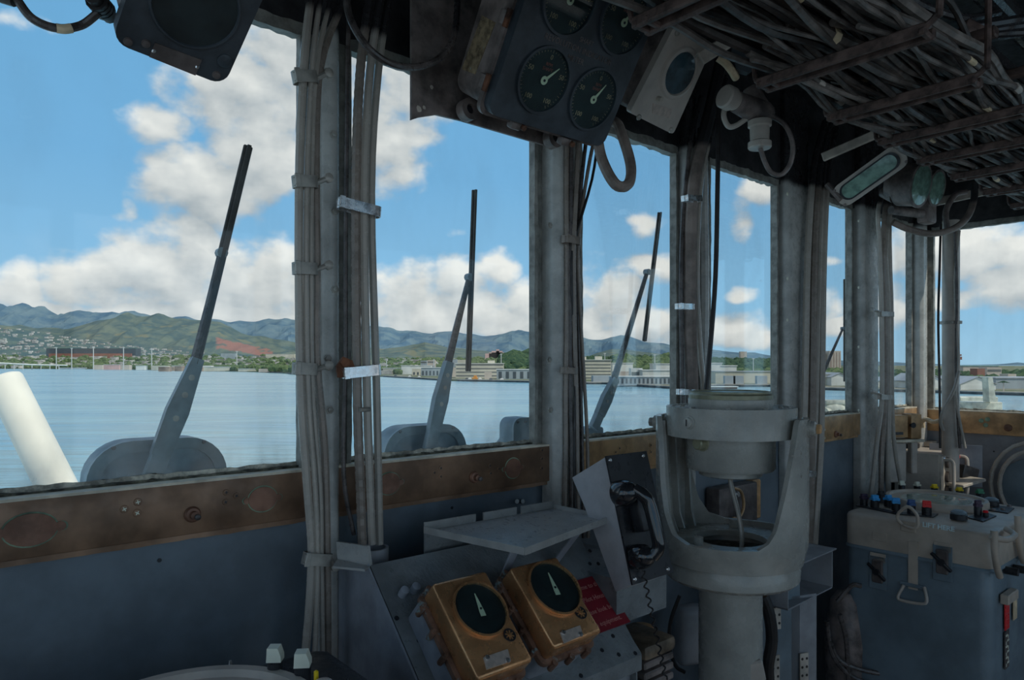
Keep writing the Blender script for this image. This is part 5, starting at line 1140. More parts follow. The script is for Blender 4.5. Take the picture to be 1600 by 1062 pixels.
b = MB(Mx); b.rbox((.02, -.15, -.02), (.08, .17, .03), .004, 1); obj('support_leg', b, M_mid, t)
b = MB(Mx); b.rbox((.10, -.13, -.02), (.03, .14, .03), .004, 1); obj('support_leg', b, M_mid, t)
for k, off in enumerate((0, .035)):
    b = MB(); P = []
    for i in range(25):
        a_ = 2*PI*i/24; P.append(Ps(1620, 762, SE-.05) + N*math.cos(a_)*(.165-off) + Z*math.sin(a_)*(.19-off) - U*.01*k)
    b.tube(P, .009, 8, 1); obj('coiled_hose', b, M_cable, None, ('outer' if k == 0 else 'inner')+' turn of grey hose coiled on the far wall at right edge', 'hose', 'coiled hose turns at the right edge', sharp=0)
b = MB(); b.lathe(Ps(1620, 762, SE-.02), [(.125, 0), (.125, .03), (.05, .04)], 40, ax=-U); obj('hose_drum', b, M_radarb, None, 'dark blue disc inside the coiled hose at the right edge', 'drum')

# ------------------------------------------------------------------ near console at the bottom left
def nearc():
    zT = 1.175; c = Ph(366, 1100, zT)
    t = thing('near_radar_console', 'top of a dark console with pale round rim at bottom left', 'console', V((c.x, c.y, 0)))
    ctr = Ph(368, 1048, zT+.02) + V((0, -.15, 0)); ctr.z = zT
    b = MB(WALL); s_, w_, _ = swz(ctr)
    b.rbox((s_+.02, zT/2+.0, w_+.02), (.50, zT-.01, .42), .03, 3); obj('console_case', b, M_blackm, t)
    b = MB(); b.lathe(ctr, [(.158, -.004), (.158, .022), (.154, .027), (.140, .027), (.136, .018)], 72); obj('scope_ring', b, M_mid, t, sharp=40)
    b = MB(); b.lathe(ctr, [(.138, .012), (.08, .017), (.001, .019)], 48); obj('scope_screen', b, M_scope, t, sharp=0)
    def kn(x, y, r, h, top, lab, wedge=1):
        p = Ph(x, y, zT+.045); p.z = zT-.005; h += .0
        b = MB(); b.lathe(p, [(r, 0), (r, h*.68), (r*.92, h*.70)], 20); k = obj('knob', b, M_blackm, t, lab)
        b = MB(Matrix.Translation(p+Z*h*.70) @ Matrix.Rotation(R.uniform(-.9, .3), 4, 'Z'))
        if wedge == 1: b.prism([(-r*.95, 0), (r*.95, 0), (r*.95, h*.12), (r*.55, h*.32), (-r*.85, h*.32)], -r*.85, r*.85, Matrix.Rotation(PI/2, 4, 'X'))
        elif wedge == 2: b.lathe((0, 0, 0), [(r, 0), (r*.8, h*.12), (r*.3, h*.18), (r*.3, h*.42), (.001, h*.45)], 14)
        else: b.lathe((0, 0, 0), [(r, 0), (r, h*.3), (r*.85, h*.32)], 20)
        obj('knob_cap', b, top, k)
    kn(430, 1022, .0105, .060, M_white, 'white wedge-capped knob at the back'); kn(473, 1030, .0110, .060, M_white, 'white wedge-capped knob nearest the cable bundle')
    kn(494, 1056, .010, .050, M_yel, 'yellow teat-capped knob', 2); kn(505, 1064, .011, .050, M_tag, 'grey metal capped knob', 3); kn(543, 1072, .008, .045, M_yel, 'small yellow capped knob by the corner', 2)
    kn(427, 1046, .011, .030, M_radarb, 'flat blue-grey capped knob', 3)
    b = MB(); p = Ph(360, 1040, zT); b.lathe(p, [(.003, 0), (.002, .008)], 8); obj('panel_screw', b, M_shiny, t)
nearc()

# ------------------------------------------------------------------ outside the glass: wipers, housings, ship
def wiper(base, joint, tip, blade, lab, wd=13., k=1.0, wo=-.05):
    B, J, T = Pw(*base, wo), Pw(*joint, wo), Pw(*tip, wo)
    t = thing('window_wiper', lab, 'wiper', B, 'window wipers outside the glass'); sc_ = B.y/FPX
    dr = (J-B).normalized(); Mx = frame((B+J)/2, dr, N.cross(dr)); L = (J-B).length; ww = wd*sc_
    b = MB(Mx); b.prism([(-L/2, -ww*.6), (-L/2, ww*.7), (-L*.05, ww*.8), (L/2, ww*.42), (L/2, -ww*.42), (-L*.05, -ww*.75)], -.006, .010); obj('arm_channel', b, M_wiper, t)
    b = MB(Mx)
    for f_ in (-.12, .12, .3): b.cyl((L*f_, 0, -.010), (L*f_, 0, .011), ww*.22, ww*.22, 12)
    obj('arm_rivet', b, M_clamp, t)
    dr2 = V((B-J)).normalized(); b = MB(frame(B+dr2*.02, dr2, N.cross(dr2))); b.rbox((0, 0, 0), (.05, ww*1.3, .018), .004, 2); obj('arm_hub', b, M_wiper, t)
    b = MB(); b.tube([J-dr*.01, J.lerp(T, .5), T], lambda u_: ww*(.42-.16*u_), 8, 1); obj('arm_rod', b, M_cabled, t)
    a_, c_ = Pw(*blade[0], wo), Pw(*blade[1], wo); d3 = (c_-a_).normalized(); b = MB(frame((a_+c_)/2, d3, N.cross(d3)))
    Lb = (c_-a_).length; bw = blade[2]*sc_; b.rbox((0, 0, 0), (Lb, bw, .006), .0015, 1); b.bb((-Lb/2, -bw*.2, .003), (Lb/2, bw*.2, .009)); bl = obj('blade', b, M_wblade, t)
    b = MB(); b.cyl(T-N*.008, T+N*.008, ww*.4, ww*.4, 10); obj('blade_pin', b, M_wiper, t)
def housing(x0, x1, yt, yb, lab, wo=-.075):
    a_ = Pw(x0, yb, wo); c_ = Pw(x1, yb-(x1-x0)*.09, wo); s0_, s1_ = swz(a_)[0], swz(c_)[0]; z0_ = ZS-.05; z1_ = swz(Pw((x0+x1)/2, yt, wo))[2]
    t = thing('wiper_motor_housing', lab, 'housing', F((s0_+s1_)/2, wo-.03, z0_), 'wiper motor housings outside the glass')
    r = min((z1_-z0_)*.6, (s1_-s0_)*.3)
    b = MB(WALL); b.prism(rrect(s0_, z0_-.03, s1_, z1_, r, 7), wo-.05, wo); obj('housing_body', b, M_house, t, sharp=40)
    b = MB(WALL); P = rrect(s0_, z0_-.03, s1_, z1_, r, 7); Q = rrect(s0_+.02, z0_-.01, s1_-.02, z1_-.02, r*.75, 7); n = len(P)
    b.add([(x, y, wo+.006) for x, y in P] + [(x, y, wo+.006) for x, y in Q] + [(x, y, wo) for x, y in P] + [(x, y, wo) for x, y in Q], [(i, (i+1) % n, n+(i+1) % n, n+i) for i in range(n)] + [(i, 2*n+i, 2*n+(i+1) % n, (i+1) % n) for i in range(n)] + [(n+i, n+(i+1) % n, 3*n+(i+1) % n, 3*n+i) for i in range(n)])
    obj('housing_flange', b, M_wiper, t)
    for k in range(3):
        b = MB(); b.lathe(F(s0_+(s1_-s0_)*(.18+.32*k), wo+.006, z1_-.010), [(.004, 0), (.003, .003)], 8, ax=N); obj('flange_bolt', b, M_cabled, t)
housing(133, 353, 686, 750, 'rounded blue-grey wiper motor housing outside the first window')
housing(598, 727, 664, 705, 'rounded wiper motor housing outside the second window')
housing(800, 836, 652, 700, 'part of a wiper motor housing at the right edge of the second window')
wiper((250, 712), (308, 560), (346, 395), ((388, 228), (303, 580), 15), 'long wiper slanting across the first window', 22)
wiper((677, 672), (700, 565), (733, 433), ((741, 297), (731, 580), 9), 'wiper with vertical blade outside the second window', 16)
wiper((936, 648), (960, 592), (1011, 425), ((1030, 332), (1006, 533), 6.5), 'leaning wiper outside the third window', 13)
wiper((1268, 650), (1284, 586), (1317, 513), ((1319, 436), (1319, 596), 3), 'small wiper outside the narrow fifth window', 7)
b = MB(); b.tube([Pw(780, 700, -.25), Pw(800, 680, -.25), Pw(838, 668, -.25)], .018, 12, 5); obj('curved_pipe', b, M_house, None, 'curved grey pipe outside the lower right of the second window', 'pipe', sharp=0)
t = thing('wiper_bracket', 'grey bracket at the foot of the third wiper', 'bracket', Pw(925, 672, -.06))
b = MB(WALL); p = swz(Pw(925, 672, -.07)); b.rbox((p[0], p[2]-.02, -.08), (.07, .06, .05), .008, 2); obj('bracket_block', b, M_house, t)
# white gun barrel
b = MB(); a_, c_ = Pd(4, 588, 3.6), Pd(108, 798, 3.6)
b.tube([a_, a_.lerp(c_, .012), a_.lerp(c_, .03), c_], lambda u_: (.060, .078, .084, .092)[min(3, int(round(u_*3)))], 40, 1); o = obj('gun_barrel', b, M_wpipe, None, 'white tapered gun barrel tube outside the first window at left', 'gun barrel', sharp=40)
# bits of superstructure beyond the far windows
t = thing('deck_mount', 'pale grey machine mount on deck outside the far window', 'machinery', Pd(1538, 640, 9))
for nm, x0, y0, x1, y1, d in (('mount_box', 1520, 628, 1567, 650, 9), ('mount_base', 1500, 620, 1560, 640, 10), ('mount_box', 1500, 634, 1522, 650, 9.2)):
    a_, c_ = Pd(x0, y1, d), Pd(x1, y0, d); b = MB(); b.rbox(((a_.x+c_.x)/2, d+.15, (a_.z+c_.z)/2), (c_.x-a_.x, .3, c_.z-a_.z), .01, 1); obj(nm, b, M_ship, t)
b = MB(); P = [Pd(x, y, 8.9) for x, y in ((1544, 589), (1551, 589), (1557, 628), (1546, 628))]; b.add(P+[p+V((0, .12, 0)) for p in P], [(0, 1, 2, 3), (7, 6, 5, 4), (0, 4, 5, 1), (1, 5, 6, 2), (2, 6, 7, 3), (3, 7, 4, 0)]); obj('mount_arm', b, M_ship, t)
t = thing('deck_gear', 'blurred grey winch gear on deck outside the fifth window', 'machinery', Pd(1300, 640, 8))
b = MB(); b.sph(Pd(1300, 640, 8), .13, (1.4, 1, .8)); b.rbox(Pd(1305, 628, 8), (.30, .2, .05), .02, 2); b.cyl(Pd(1288, 645, 7.9), Pd(1322, 640, 8.1), .06, .07, 14); obj('gear_casting', b, M_ship, t)

pf = thing('deck_platform', None, None, Pd(1400, 700, 8), kind='structure')
for x0, x1, d0_, d1_, y in ((1272, 1332, 7.6, 8.4, 655), (1498, 1570, 8.7, 10.2, 652)):
    z_ = Pd(x0, y, d0_).z; b = MB(); b.bb(((x0-800)/FPX*d0_, d0_, z_-3), ((x1-800)/FPX*d0_, d1_, z_)); obj('platform_block', b, M_ship, pf)
# ------------------------------------------------------------------ harbour
WZ = CZ-22.0; LZ = WZ+2.0
def water_mat():
    m = bpy.data.materials.new('harbour water'); m.use_nodes = True; t = m.node_tree; b = t.nodes['Principled BSDF']
    b.inputs['Base Color'].default_value = (.045, .165, .235, 1); b.inputs['Roughness'].default_value = .2; b.inputs['IOR'].default_value = 1.33; b.inputs['Specular IOR Level'].default_value = .5
    tc = nd(t, 'ShaderNodeTexCoord'); mp = nd(t, 'ShaderNodeMapping'); mp.inputs['Rotation'].default_value = (0, 0, -.2); mp.inputs['Scale'].default_value = (.22, 1, 1); t.links.new(tc.outputs['Object'], mp.inputs[0])
    n1 = nd(t, 'ShaderNodeTexNoise'); n1.inputs['Scale'].default_value = .30; n1.inputs['Detail'].default_value = 6; t.links.new(mp.outputs[0], n1.inputs['Vector'])
    n2 = nd(t, 'ShaderNodeTexNoise'); n2.inputs['Scale'].default_value = .02; n2.inputs['Detail'].default_value = 3; t.links.new(mp.outputs[0], n2.inputs['Vector'])
    bp = nd(t, 'ShaderNodeBump'); bp.inputs['Distance'].default_value = .9; t.links.new(mapr(t, n2.outputs['Fac'], .4, .6, .25, .8), bp.inputs['Strength'])
    n3 = nd(t, 'ShaderNodeTexNoise'); n3.inputs['Scale'].default_value = .11; n3.inputs['Detail'].default_value = 2; t.links.new(mp.outputs[0], n3.inputs['Vector'])
    t.links.new(mth(t, 'ADD', n1.outputs['Fac'], mth(t, 'MULTIPLY', n3.outputs['Fac'], 2.2)), bp.inputs['Height']); t.links.new(bp.outputs[0], b.inputs['Normal'])
    t.links.new(mixc(t, mapr(t, n2.outputs['Fac'], .35, .65), (.16, .34, .43), (.31, .47, .50)), b.inputs['Base Color'])
    return m
M_water = water_mat()
b = MB(); b.bb((-14000, 12, WZ-1), (14000, 14000, WZ)); obj('harbour_water', b, M_water, None, 'calm blue harbour water seen through the windows', 'water', kind='stuff', sharp=0)
def hmat(name, c1, c2, sc_, c3=None, th=.62, c4=None):
    m = bpy.data.materials.new(name); m.use_nodes = True; t = m.node_tree; b = t.nodes['Principled BSDF']; b.inputs['Roughness'].default_value = 1; b.inputs['Specular IOR Level'].default_value = 0
    tc = nd(t, 'ShaderNodeTexCoord')
    def no(s_, d=5):
        o = nd(t, 'ShaderNodeTexNoise'); o.inputs['Scale'].default_value = s_; o.inputs['Detail'].default_value = d; o.inputs['Roughness'].default_value = .65; t.links.new(tc.outputs['Object'], o.inputs['Vector']); return o.outputs['Fac']
    c = mixc(t, mapr(t, no(sc_), .38, .62), c1, c2)
    if c3: c = mixc(t, mapr(t, no(sc_*.45, 3), th-.02, th+.03), c, c3)
    if c4: c = mixc(t, mapr(t, no(sc_*14, 2), .62, .66), c, c4)
    at = nd(t, 'ShaderNodeAttribute', attribute_name='soil'); c = mixc(t, at.outputs['Fac'], c, (.30, .16, .13))
    t.links.new(c, b.inputs['Base Color']); return m
M_far = hmat('far mountain forest with painted haze', (.09, .155, .21), (.16, .225, .25), .0025)  # aerial haze is put into the forest colour as extra blue
M_hill = hmat('hill grass and scrub with haze tint', (.085, .125, .125), (.155, .185, .145), .006, (.19, .19, .13))  # scrub colours greyed and blued to carry the haze
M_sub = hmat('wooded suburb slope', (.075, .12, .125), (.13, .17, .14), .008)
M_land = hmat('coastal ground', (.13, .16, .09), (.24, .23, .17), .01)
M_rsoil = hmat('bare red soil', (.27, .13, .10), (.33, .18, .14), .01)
def rng(name, prof, d0, d1, m, lab, amp, seed, step=5, rows=16, x0=-220, x1=1800):
    b = MB(); v = []; f = []; nx = int((x1-x0)/step)+1
    for j in range(rows):
        k = j/(rows-1); d = d0+(d1-d0)*k
        for i in range(nx):
            x = x0+i*step; top = CZ+(HY-interp(prof, x))/FPX*d1
            hh = WZ+1+(top-WZ-1)*(k**1.15 if j < rows-1 else 1)
            X_ = (x-800)/FPX*d; q_ = V((X_*.0042/(d1/5000), d*.0007, seed)); gul = .9*(1-2*abs(mn.noise(q_)))-.5+.35*mn.fractal(q_*2.3, 1.0, 2.0, 4)
            hh += gul*amp*(k*(1.02-k*.86))*(top-WZ)
            v.append((X_, d, hh))
    for j in range(rows-1):
        f += [(j*nx+i, j*nx+i+1, (j+1)*nx+i+1, (j+1)*nx+i) for i in range(nx-1)]
    base = len(v)
    for i in range(nx): q_ = v[(rows-1)*nx+i]; v.append((q_[0], q_[1]+400, WZ))
    f += [((rows-1)*nx+i, (rows-1)*nx+i+1, base+i+1, base+i) for i in range(nx-1)]
    b.add(v, f); o = obj(name, b, m, None, lab, 'mountain' if 'mount' in name else 'hill', sharp=0)
    if name == 'green_hills':
        at = o.data.attributes.new('soil', 'FLOAT', 'POINT')
        for i, p in enumerate(v):
            x = 800+p[0]/p[1]*FPX; y = HY-(p[2]-CZ)/p[1]*FPX
            at.data[i].value = 1. if 338 < x < 425 and 529+(x-345)*.22 < y < 545+(x-345)*.17 and mn.noise(V((x*.05, y*.3, 0))) > -.35 else 0.
    return o
FARP = [(-220,470),(0,476),(60,480),(100,489),(150,487),(250,491),(300,497),(360,504),(420,501),(470,500),(540,505),(595,511),(625,519),(660,517),(710,520),(760,523),(800,518),(850,517),(907,528),(940,530),(955,526),(985,526),(1005,534),(1050,540),(1110,547),(1150,549),(1180,551),(1210,557),(1260,561),(1350,564),(1500,570),(1560,569),(1590,566),(1620,569),(1800,570)]
HILP = [(-220,500),(0,506),(100,514),(140,506),(190,490),(240,491),(300,500),(345,505),(380,520),(430,530),(480,538),(600,545),(625,541),(664,533),(700,543),(760,549),(860,556),(915,558),(940,549),(955,545),(985,546),(1030,553),(1080,557),(1140,558),(1210,563),(1300,570),(1800,574)]
SUBP = [(-220,508),(0,512),(60,518),(130,530),(200,540),(270,548),(340,552),(420,556),(470,557),(600,560),(800,562),(1000,563),(1110,561),(1180,563),(1220,568),(1400,572),(1480,573),(1800,573)]
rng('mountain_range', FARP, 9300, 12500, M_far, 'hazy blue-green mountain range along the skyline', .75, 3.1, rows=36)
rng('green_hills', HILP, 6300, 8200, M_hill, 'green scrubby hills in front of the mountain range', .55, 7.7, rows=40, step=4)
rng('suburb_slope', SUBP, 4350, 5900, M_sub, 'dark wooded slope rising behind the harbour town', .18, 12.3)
LOWA = [(-220,560),(0,558),(120,557.5),(470,558),(560,560),(640,564)]
LOWB = [(560,562),(700,562),(780,561),(840,560),(900,561),(960,559),(1060,557),(1110,562),(1210,564),(1280,572),(1480,574.5),(1800,575)]
rng('town_slope', LOWA, 3040, 4340, M_land, 'gently rising town ground behind the far shore', 0, 1, step=10, x1=640)
rng('town_rise', LOWB, 1300, 3000, M_land, 'rising ground behind the quayside buildings', 0, 1, step=10, x0=560)
def gz(P, x, kk, d1): return WZ+1+(CZ+(HY-interp(P, x))/FPX*d1-WZ-1)*kk**1.15
SH = [(-220,575.2),(0,576),(130,576.5),(240,578),(400,581),(445,583),(460,585),(598,588.5),(700,595),(830,597.5),(905,600),(950,600),(1000,604),(1060,608),(1110,604),(1210,604),(1280,609),(1400,612),(1440,613),(1600,618),(1800,621)]
def dshore(x): return 22*FPX/(interp(SH, x)-HY)
b = MB(); v = []; f = []; xs = list(range(-220, 1801, 10))
for x in xs:
    d = dshore(x); v += [((x-800)/FPX*d, d, WZ-.5), ((x-800)/FPX*d, d, LZ), ((x-800)/FPX*6000, 6000, LZ+2)]
for i in range(len(xs)-1): a_ = i*3; f += [(a_, a_+3, a_+4, a_+1), (a_+1, a_+4, a_+5, a_+2)]
b.add(v, f); obj('coastal_plain', b, M_land, None, 'flat green and tan shore land behind the quays', 'land', kind='structure', sharp=0)
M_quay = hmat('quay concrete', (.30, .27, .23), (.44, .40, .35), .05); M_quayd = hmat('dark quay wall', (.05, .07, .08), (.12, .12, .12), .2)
def quay(x0, x1, lab, dep=14):
    t = thing('quay', lab, 'quay', (( (x0+x1)/2-800)/FPX*dshore((x0+x1)/2), dshore((x0+x1)/2), WZ)); n = 8; b = MB(); c = MB()
    for i in range(n):
        xa, xb = x0+(x1-x0)*i/n, x0+(x1-x0)*(i+1)/n; P = []
        for x in (xa, xb):
            d = dshore(x)-2; P += [V(((x-800)/FPX*d, d, 0)), V(((x-800)/FPX*(d+dep), d+dep, 0))]
        for bb_, za, zb in ((b, LZ-.3, LZ+.4), (c, WZ-.5, LZ-.3)):
            v = [p+Z*z for z in (za, zb) for p in P]; bb_.add(v, [(0, 2, 3, 1), (4, 5, 7, 6), (0, 4, 6, 2), (1, 3, 7, 5), (0, 1, 5, 4), (2, 6, 7, 3)])
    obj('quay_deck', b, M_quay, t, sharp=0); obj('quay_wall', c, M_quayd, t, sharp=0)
quay(415, 462, 'low dark quay at the right end of the first window shore'); quay(598, 838, 'long concrete quay across the second window'); quay(900, 1062, 'dark piled quay across the third window'); quay(1105, 1215, 'quay across the fourth window'); quay(1275, 1345, 'quay across the fifth window'); quay(1360, 1640, 'stone quay across the far window', 10)
# trees in belts (nobody could count them)
M_tree = hmat('tree foliage', (.055, .095, .045), (.15, .19, .085), .15); M_tree2 = hmat('dark tree foliage', (.035, .07, .045), (.08, .12, .06), .15)
ico = bmesh.new(); bmesh.ops.create_icosphere(ico, subdivisions=1, radius=1); ico.verts.index_update(); IV = [v.co.copy() for v in ico.verts]; IF = [tuple(v.index for v in fc.verts) for fc in ico.faces]; ico.free()
def belt(x0, x1, da, db, r, cnt, m, lab, zoff=0, ymax=None, slope=None):
    b = MB(); v = []; f = []
    for k in range(cnt):
        x = R.uniform(x0, x1); d = R.uniform(da, db) if not callable(da) else da(x)+R.uniform(15, db); rr = r*R.uniform(.6, 1.3); n = len(v)
        g_ = LZ+zoff if not slope else gz(slope, x, (d-da)/(db-da), db); px, py = (x-800)/FPX*d, d
        for p in IV: kk = 1+.35*mn.noise(p*1.7+V((k, 0, 0))); v.append((px+p.x*rr*kk*1.25, py+p.y*rr*kk, g_+rr*.55+p.z*rr*kk*.9))
        f += [tuple(i+n for i in q_) for q_ in IF]
    b.v = [V(p) for p in v]; b.f = f
    obj('tree_belt', b, m, None, lab, 'trees', kind='stuff', sharp=0)
belt(-60, 470, dshore, 700, 10, 900, M_tree, 'belt of green trees along the far shore behind first window')
belt(-60, 560, 3040, 4340, 13, 620, M_tree, 'trees between the houses on the town ground behind the far shore', slope=LOWA)
belt(590, 840, 1300, 3000, 9, 420, M_tree, 'green trees behind the warehouses in the second window', slope=LOWB)
belt(780, 836, 1300, 1800, 14, 90, M_tree2, 'darker tree clump right of the long office block', slope=[(780,559),(840,559)])
belt(900, 1065, 1300, 3000, 9, 620, M_tree2, 'dense trees rising behind the office block in the third window', slope=LOWB)
belt(960, 1065, 1300, 2000, 12, 160, M_tree, 'lighter green trees behind the white halls in the third window', slope=[(900,563),(1065,561)])
belt(1100, 1215, 1300, 3000, 9, 420, M_tree2, 'dark trees on the rise in the fourth window', slope=LOWB)
belt(1105, 1215, 900, 1500, 7, 240, M_tree, 'green trees behind the white sheds in the fourth window')
belt(1275, 1345, 900, 1500, 7, 120, M_tree, 'low trees behind the gabled shed in the fifth window')
belt(1360, 1640, 760, 1200, 6, 360, M_tree2, 'trees behind the long grey roofs in the far window')
belt(1500, 1545, 640, 720, 5, 40, M_tree, 'bright green trees above the gabled shed in the far window')
# scattered houses of the town
M_hs = mat('pale house walls', (.55, .52, .48), .8, var=.3, vs_=.02, bump=0); M_hs2 = mat('tan house walls', (.40, .30, .23), .8, var=.3, vs_=.02, bump=0)
def town(x0, x1, prof, d0, d1, cnt, sz, m, lab):
    b = MB()
    for k in range(cnt):
        x = R.uniform(x0, x1); kk = R.random(); d = d0+(d1-d0)*kk
        zt = (CZ+(HY-interp(prof, x))/FPX*d1) if prof else LZ; z = (WZ+1+(zt-WZ-1)*kk**1.15) if prof else LZ
        s_ = sz*R.uniform(.6, 1.5); b.box(((x-800)/FPX*d, d-5, z+s_*.25), (s_*R.uniform(1, 2.2), s_, s_*.55+4))
    obj('town_houses', b, m, None, lab, 'houses', kind='stuff', sharp=0)
town(-60, 330, SUBP, 4350, 5900, 520, 13, M_hs, 'small pale houses scattered over the suburb slope')
town(-60, 470, LOWA, 3040, 4340, 420, 17, M_hs, 'pale town buildings on the flat behind the far shore')
town(250, 470, None, 2000, 2500, 60, 13, M_hs2, 'tan town buildings at the right end of the far shore')
town(590, 720, LOWB, 1300, 3000, 90, 12, M_hs, 'pale town buildings behind the warehouses')
town(1440, 1640, None, 800, 1100, 50, 8, M_hs2, 'tan houses among trees beyond the far window')
town(1110, 1210, SUBP, 4350, 5900, 60, 14, M_hs, 'small pale houses on the ridge in the fourth window')
# buildings one by one
BM = {k: mat(k+' walls', c, .8, var=.08, vs_=.05, bump=0) for k, c in dict(cream=(.60, .55, .44), white=(.72, .71, .66), greyw=(.36, .40, .42), tan=(.58, .49, .41), pink=(.62, .40, .37), dark=(.08, .10, .115), roof=(.40, .42, .44), roofw=(.78, .78, .76), band=(.16, .17, .16), green=(.12, .30, .22), rust=(.30, .13, .09), stripe=(.36, .27, .22), orange=(.70, .26, .03), pole=(.55, .56, .54), pier=(.27, .17, .14)).items()}
def place(x0, x1, yt, D): X0, X1 = (x0-800)/FPX*D, (x1-800)/FPX*D; return X0, X1, CZ+(HY-yt)/FPX*D
def block(name, x0, x1, yt, D, dep, wall, lab, cat='building', roof=None, bands=0, vb=0, z0=None, gable=0, front=None, vents=()):
    X0, X1, zt = place(x0, x1, yt, D); z0 = LZ if z0 is None else z0; W_ = X1-X0; H_ = zt-z0
    t = thing(name, lab, cat, ((X0+X1)/2, D+dep/2, z0))
    hw = H_ if not gable else H_-gable
    b = MB(); b.bb((X0, D, z0-1), (X1, D+dep, z0+hw)); obj('walls', b, wall, t, sharp=0)
    if gable:
        b = MB(); P = [(X0-1, z0+hw), ((X0+X1)/2, zt), (X1+1, z0+hw)]
        v = [V((x, D+.3, z)) for x, z in P] + [V((x, D+dep, z)) for x, z in P]; b.add(v, [(0, 1, 2), (5, 4, 3), (0, 3, 4, 1), (1, 4, 5, 2), (2, 5, 3, 0)]); obj('gable_end', b, wall, t, sharp=0)
        b = MB()
        for a_, c_ in ((0, 1), (1, 2)):
            p, q_ = V((P[a_][0], D-.6, P[a_][1]+.3)), V((P[c_][0], D-.6, P[c_][1]+.3)); v = [p, q_, q_+V((0, dep+1, 0)), p+V((0, dep+1, 0))]; v += [k+Z*.4 for k in v]
            b.add(v, [(0, 1, 2, 3), (7, 6, 5, 4), (0, 4, 5, 1), (1, 5, 6, 2), (2, 6, 7, 3), (3, 7, 4, 0)])
        obj('roof', b, roof or BM['roof'], t, sharp=0)
    elif roof: b = MB(); b.bb((X0-.8, D-.8, zt-.4), (X1+.8, D+dep+.8, zt+.35)); obj('roof', b, roof, t, sharp=0)
    for k in range(bands):
        z = z0+H_*(k+.55)/bands; b = MB(); b.bb((X0+.6, D-.15, z-H_/bands*.17), (X1-.6, D+.1, z+H_/bands*.17)); obj('window_band', b, BM['band'], t, sharp=0)
    for k in range(vb):
        x = X0+W_*(k+.5)/vb; b = MB(); b.bb((x-W_/vb*.22, D-.2, z0+1), (x+W_/vb*.22, D+.1, z0+H_*(.93 if not front else front))); obj('bay', b, BM['dark'] if front else BM['stripe'], t, sharp=0)
    return t
# first window
block('stadium', 72, 212, 544, 4200, 60, BM['dark'], 'dark long stadium with green roof edge beyond far shore', roof=BM['green'], z0=LZ+44, bands=0)
block('stadium_stand', 76, 205, 552, 4180, 10, BM['rust'], 'rust-coloured stand band below the stadium roof', z0=LZ+40)
X0, X1, zt = place(-40, 105, 571, 2700)
t = thing('elevated_highway', 'pale elevated highway on piers at the left shore', 'bridge', ((X0+X1)/2, 2500, LZ)); b = MB(); b.tube([Pd(-60, 564, 2300), Pd(0, 567, 2400), Pd(50, 569.5, 2550), Pd(105, 570.5, 2750)], 2.6, 6, 6); obj('road_deck', b, BM['white'], t, sharp=0)
for k in range(9):
    p = Pd(-20+k*14, 570, 2420+k*30); b = MB(); b.cyl((p.x, p.y, LZ-2), (p.x, p.y, p.z), 1.6, 1.6, 6); obj('pier', b, BM['pole'], t, sharp=0)
for k, (x0, x1, yt, D, m, l) in enumerate(((146, 160, 570, 2500, 'tan', 'small tan shore building left of the twin-gabled one'), (162, 186, 569.5, 2450, 'pink', 'long low salmon building on the far shore'), (188, 202, 570, 2420, 'tan', 'low tan building right of the salmon one'), (212, 226, 571, 2350, 'white', 'small white shore building near the pier'), (236, 262, 571, 2250, 'cream', 'low cream building left of the first wiper'),
    (268, 284, 571, 2200, 'tan', 'low tan building hidden beside the first wiper'), (316, 330, 571, 2050, 'white', 'white tower-like shed right of the first wiper'), (318, 362, 573, 2000, 'cream', 'long white shore shed right of the first wiper'), (374, 395, 560, 4000, 'white', 'broad white roofed hall inland in the first window'), (415, 460, 553, 4000, 'cream', 'long cream hall on the rise near the first post'), (345, 368, 552, 4000, 'greyw', 'blue-grey hall above the trees'), (372, 400, 576, 1900, 'cream', 'low cream building on the quay near the first post'), (404, 452, 576, 1750, 'tan', 'row of tan quay huts by the first post'), (436, 446, 573, 1800, 'white', 'white gabled hut on the quay by the first post'))):
    block('shore_building', x0, x1, yt, D, 18, BM[m], l, roof=BM['roofw'] if k % 2 else None, z0=LZ+30 if D > 3500 else None)
block('patrol_boat', 92, 134, 574, dshore(110)-40, 8, BM['greyw'], 'grey vessel moored at the left far shore', 'boat', z0=WZ)
for k, (x, yt, D) in enumerate(((88, 543, 2500), (112, 544, 2500), (146, 542, 2450), (193, 543, 2400), (237, 545, 2350), (370, 549, 2100), (604, 561, 1500), (678, 562, 1400), (783, 553, 1300), (1023, 554, 1000), (945, 552, 1100), (1177, 560, 900))):
    X0, X1, zt = place(x-.9, x+.9, yt, D); t = thing('light_mast', 'tall pale light mast, %s from the left along the shore' % ['first', 'second', 'third', 'fourth', 'fifth', 'sixth', 'seventh', 'eighth', 'ninth', 'eleventh', 'tenth', 'twelfth'][k], 'mast', ((X0+X1)/2, D, LZ), 'light masts along the shore')
    b = MB(); b.cyl(((X0+X1)/2, D, LZ), ((X0+X1)/2, D, zt), (X1-X0)/2, (X1-X0)*.35, 6); obj('mast_pole', b, BM['pole'], t, sharp=0); b = MB(); b.box(((X0+X1)/2, D, zt), ((X1-X0)*1.8, 1, (X1-X0)*.8)); obj('mast_head', b, BM['pole'], t, sharp=0)
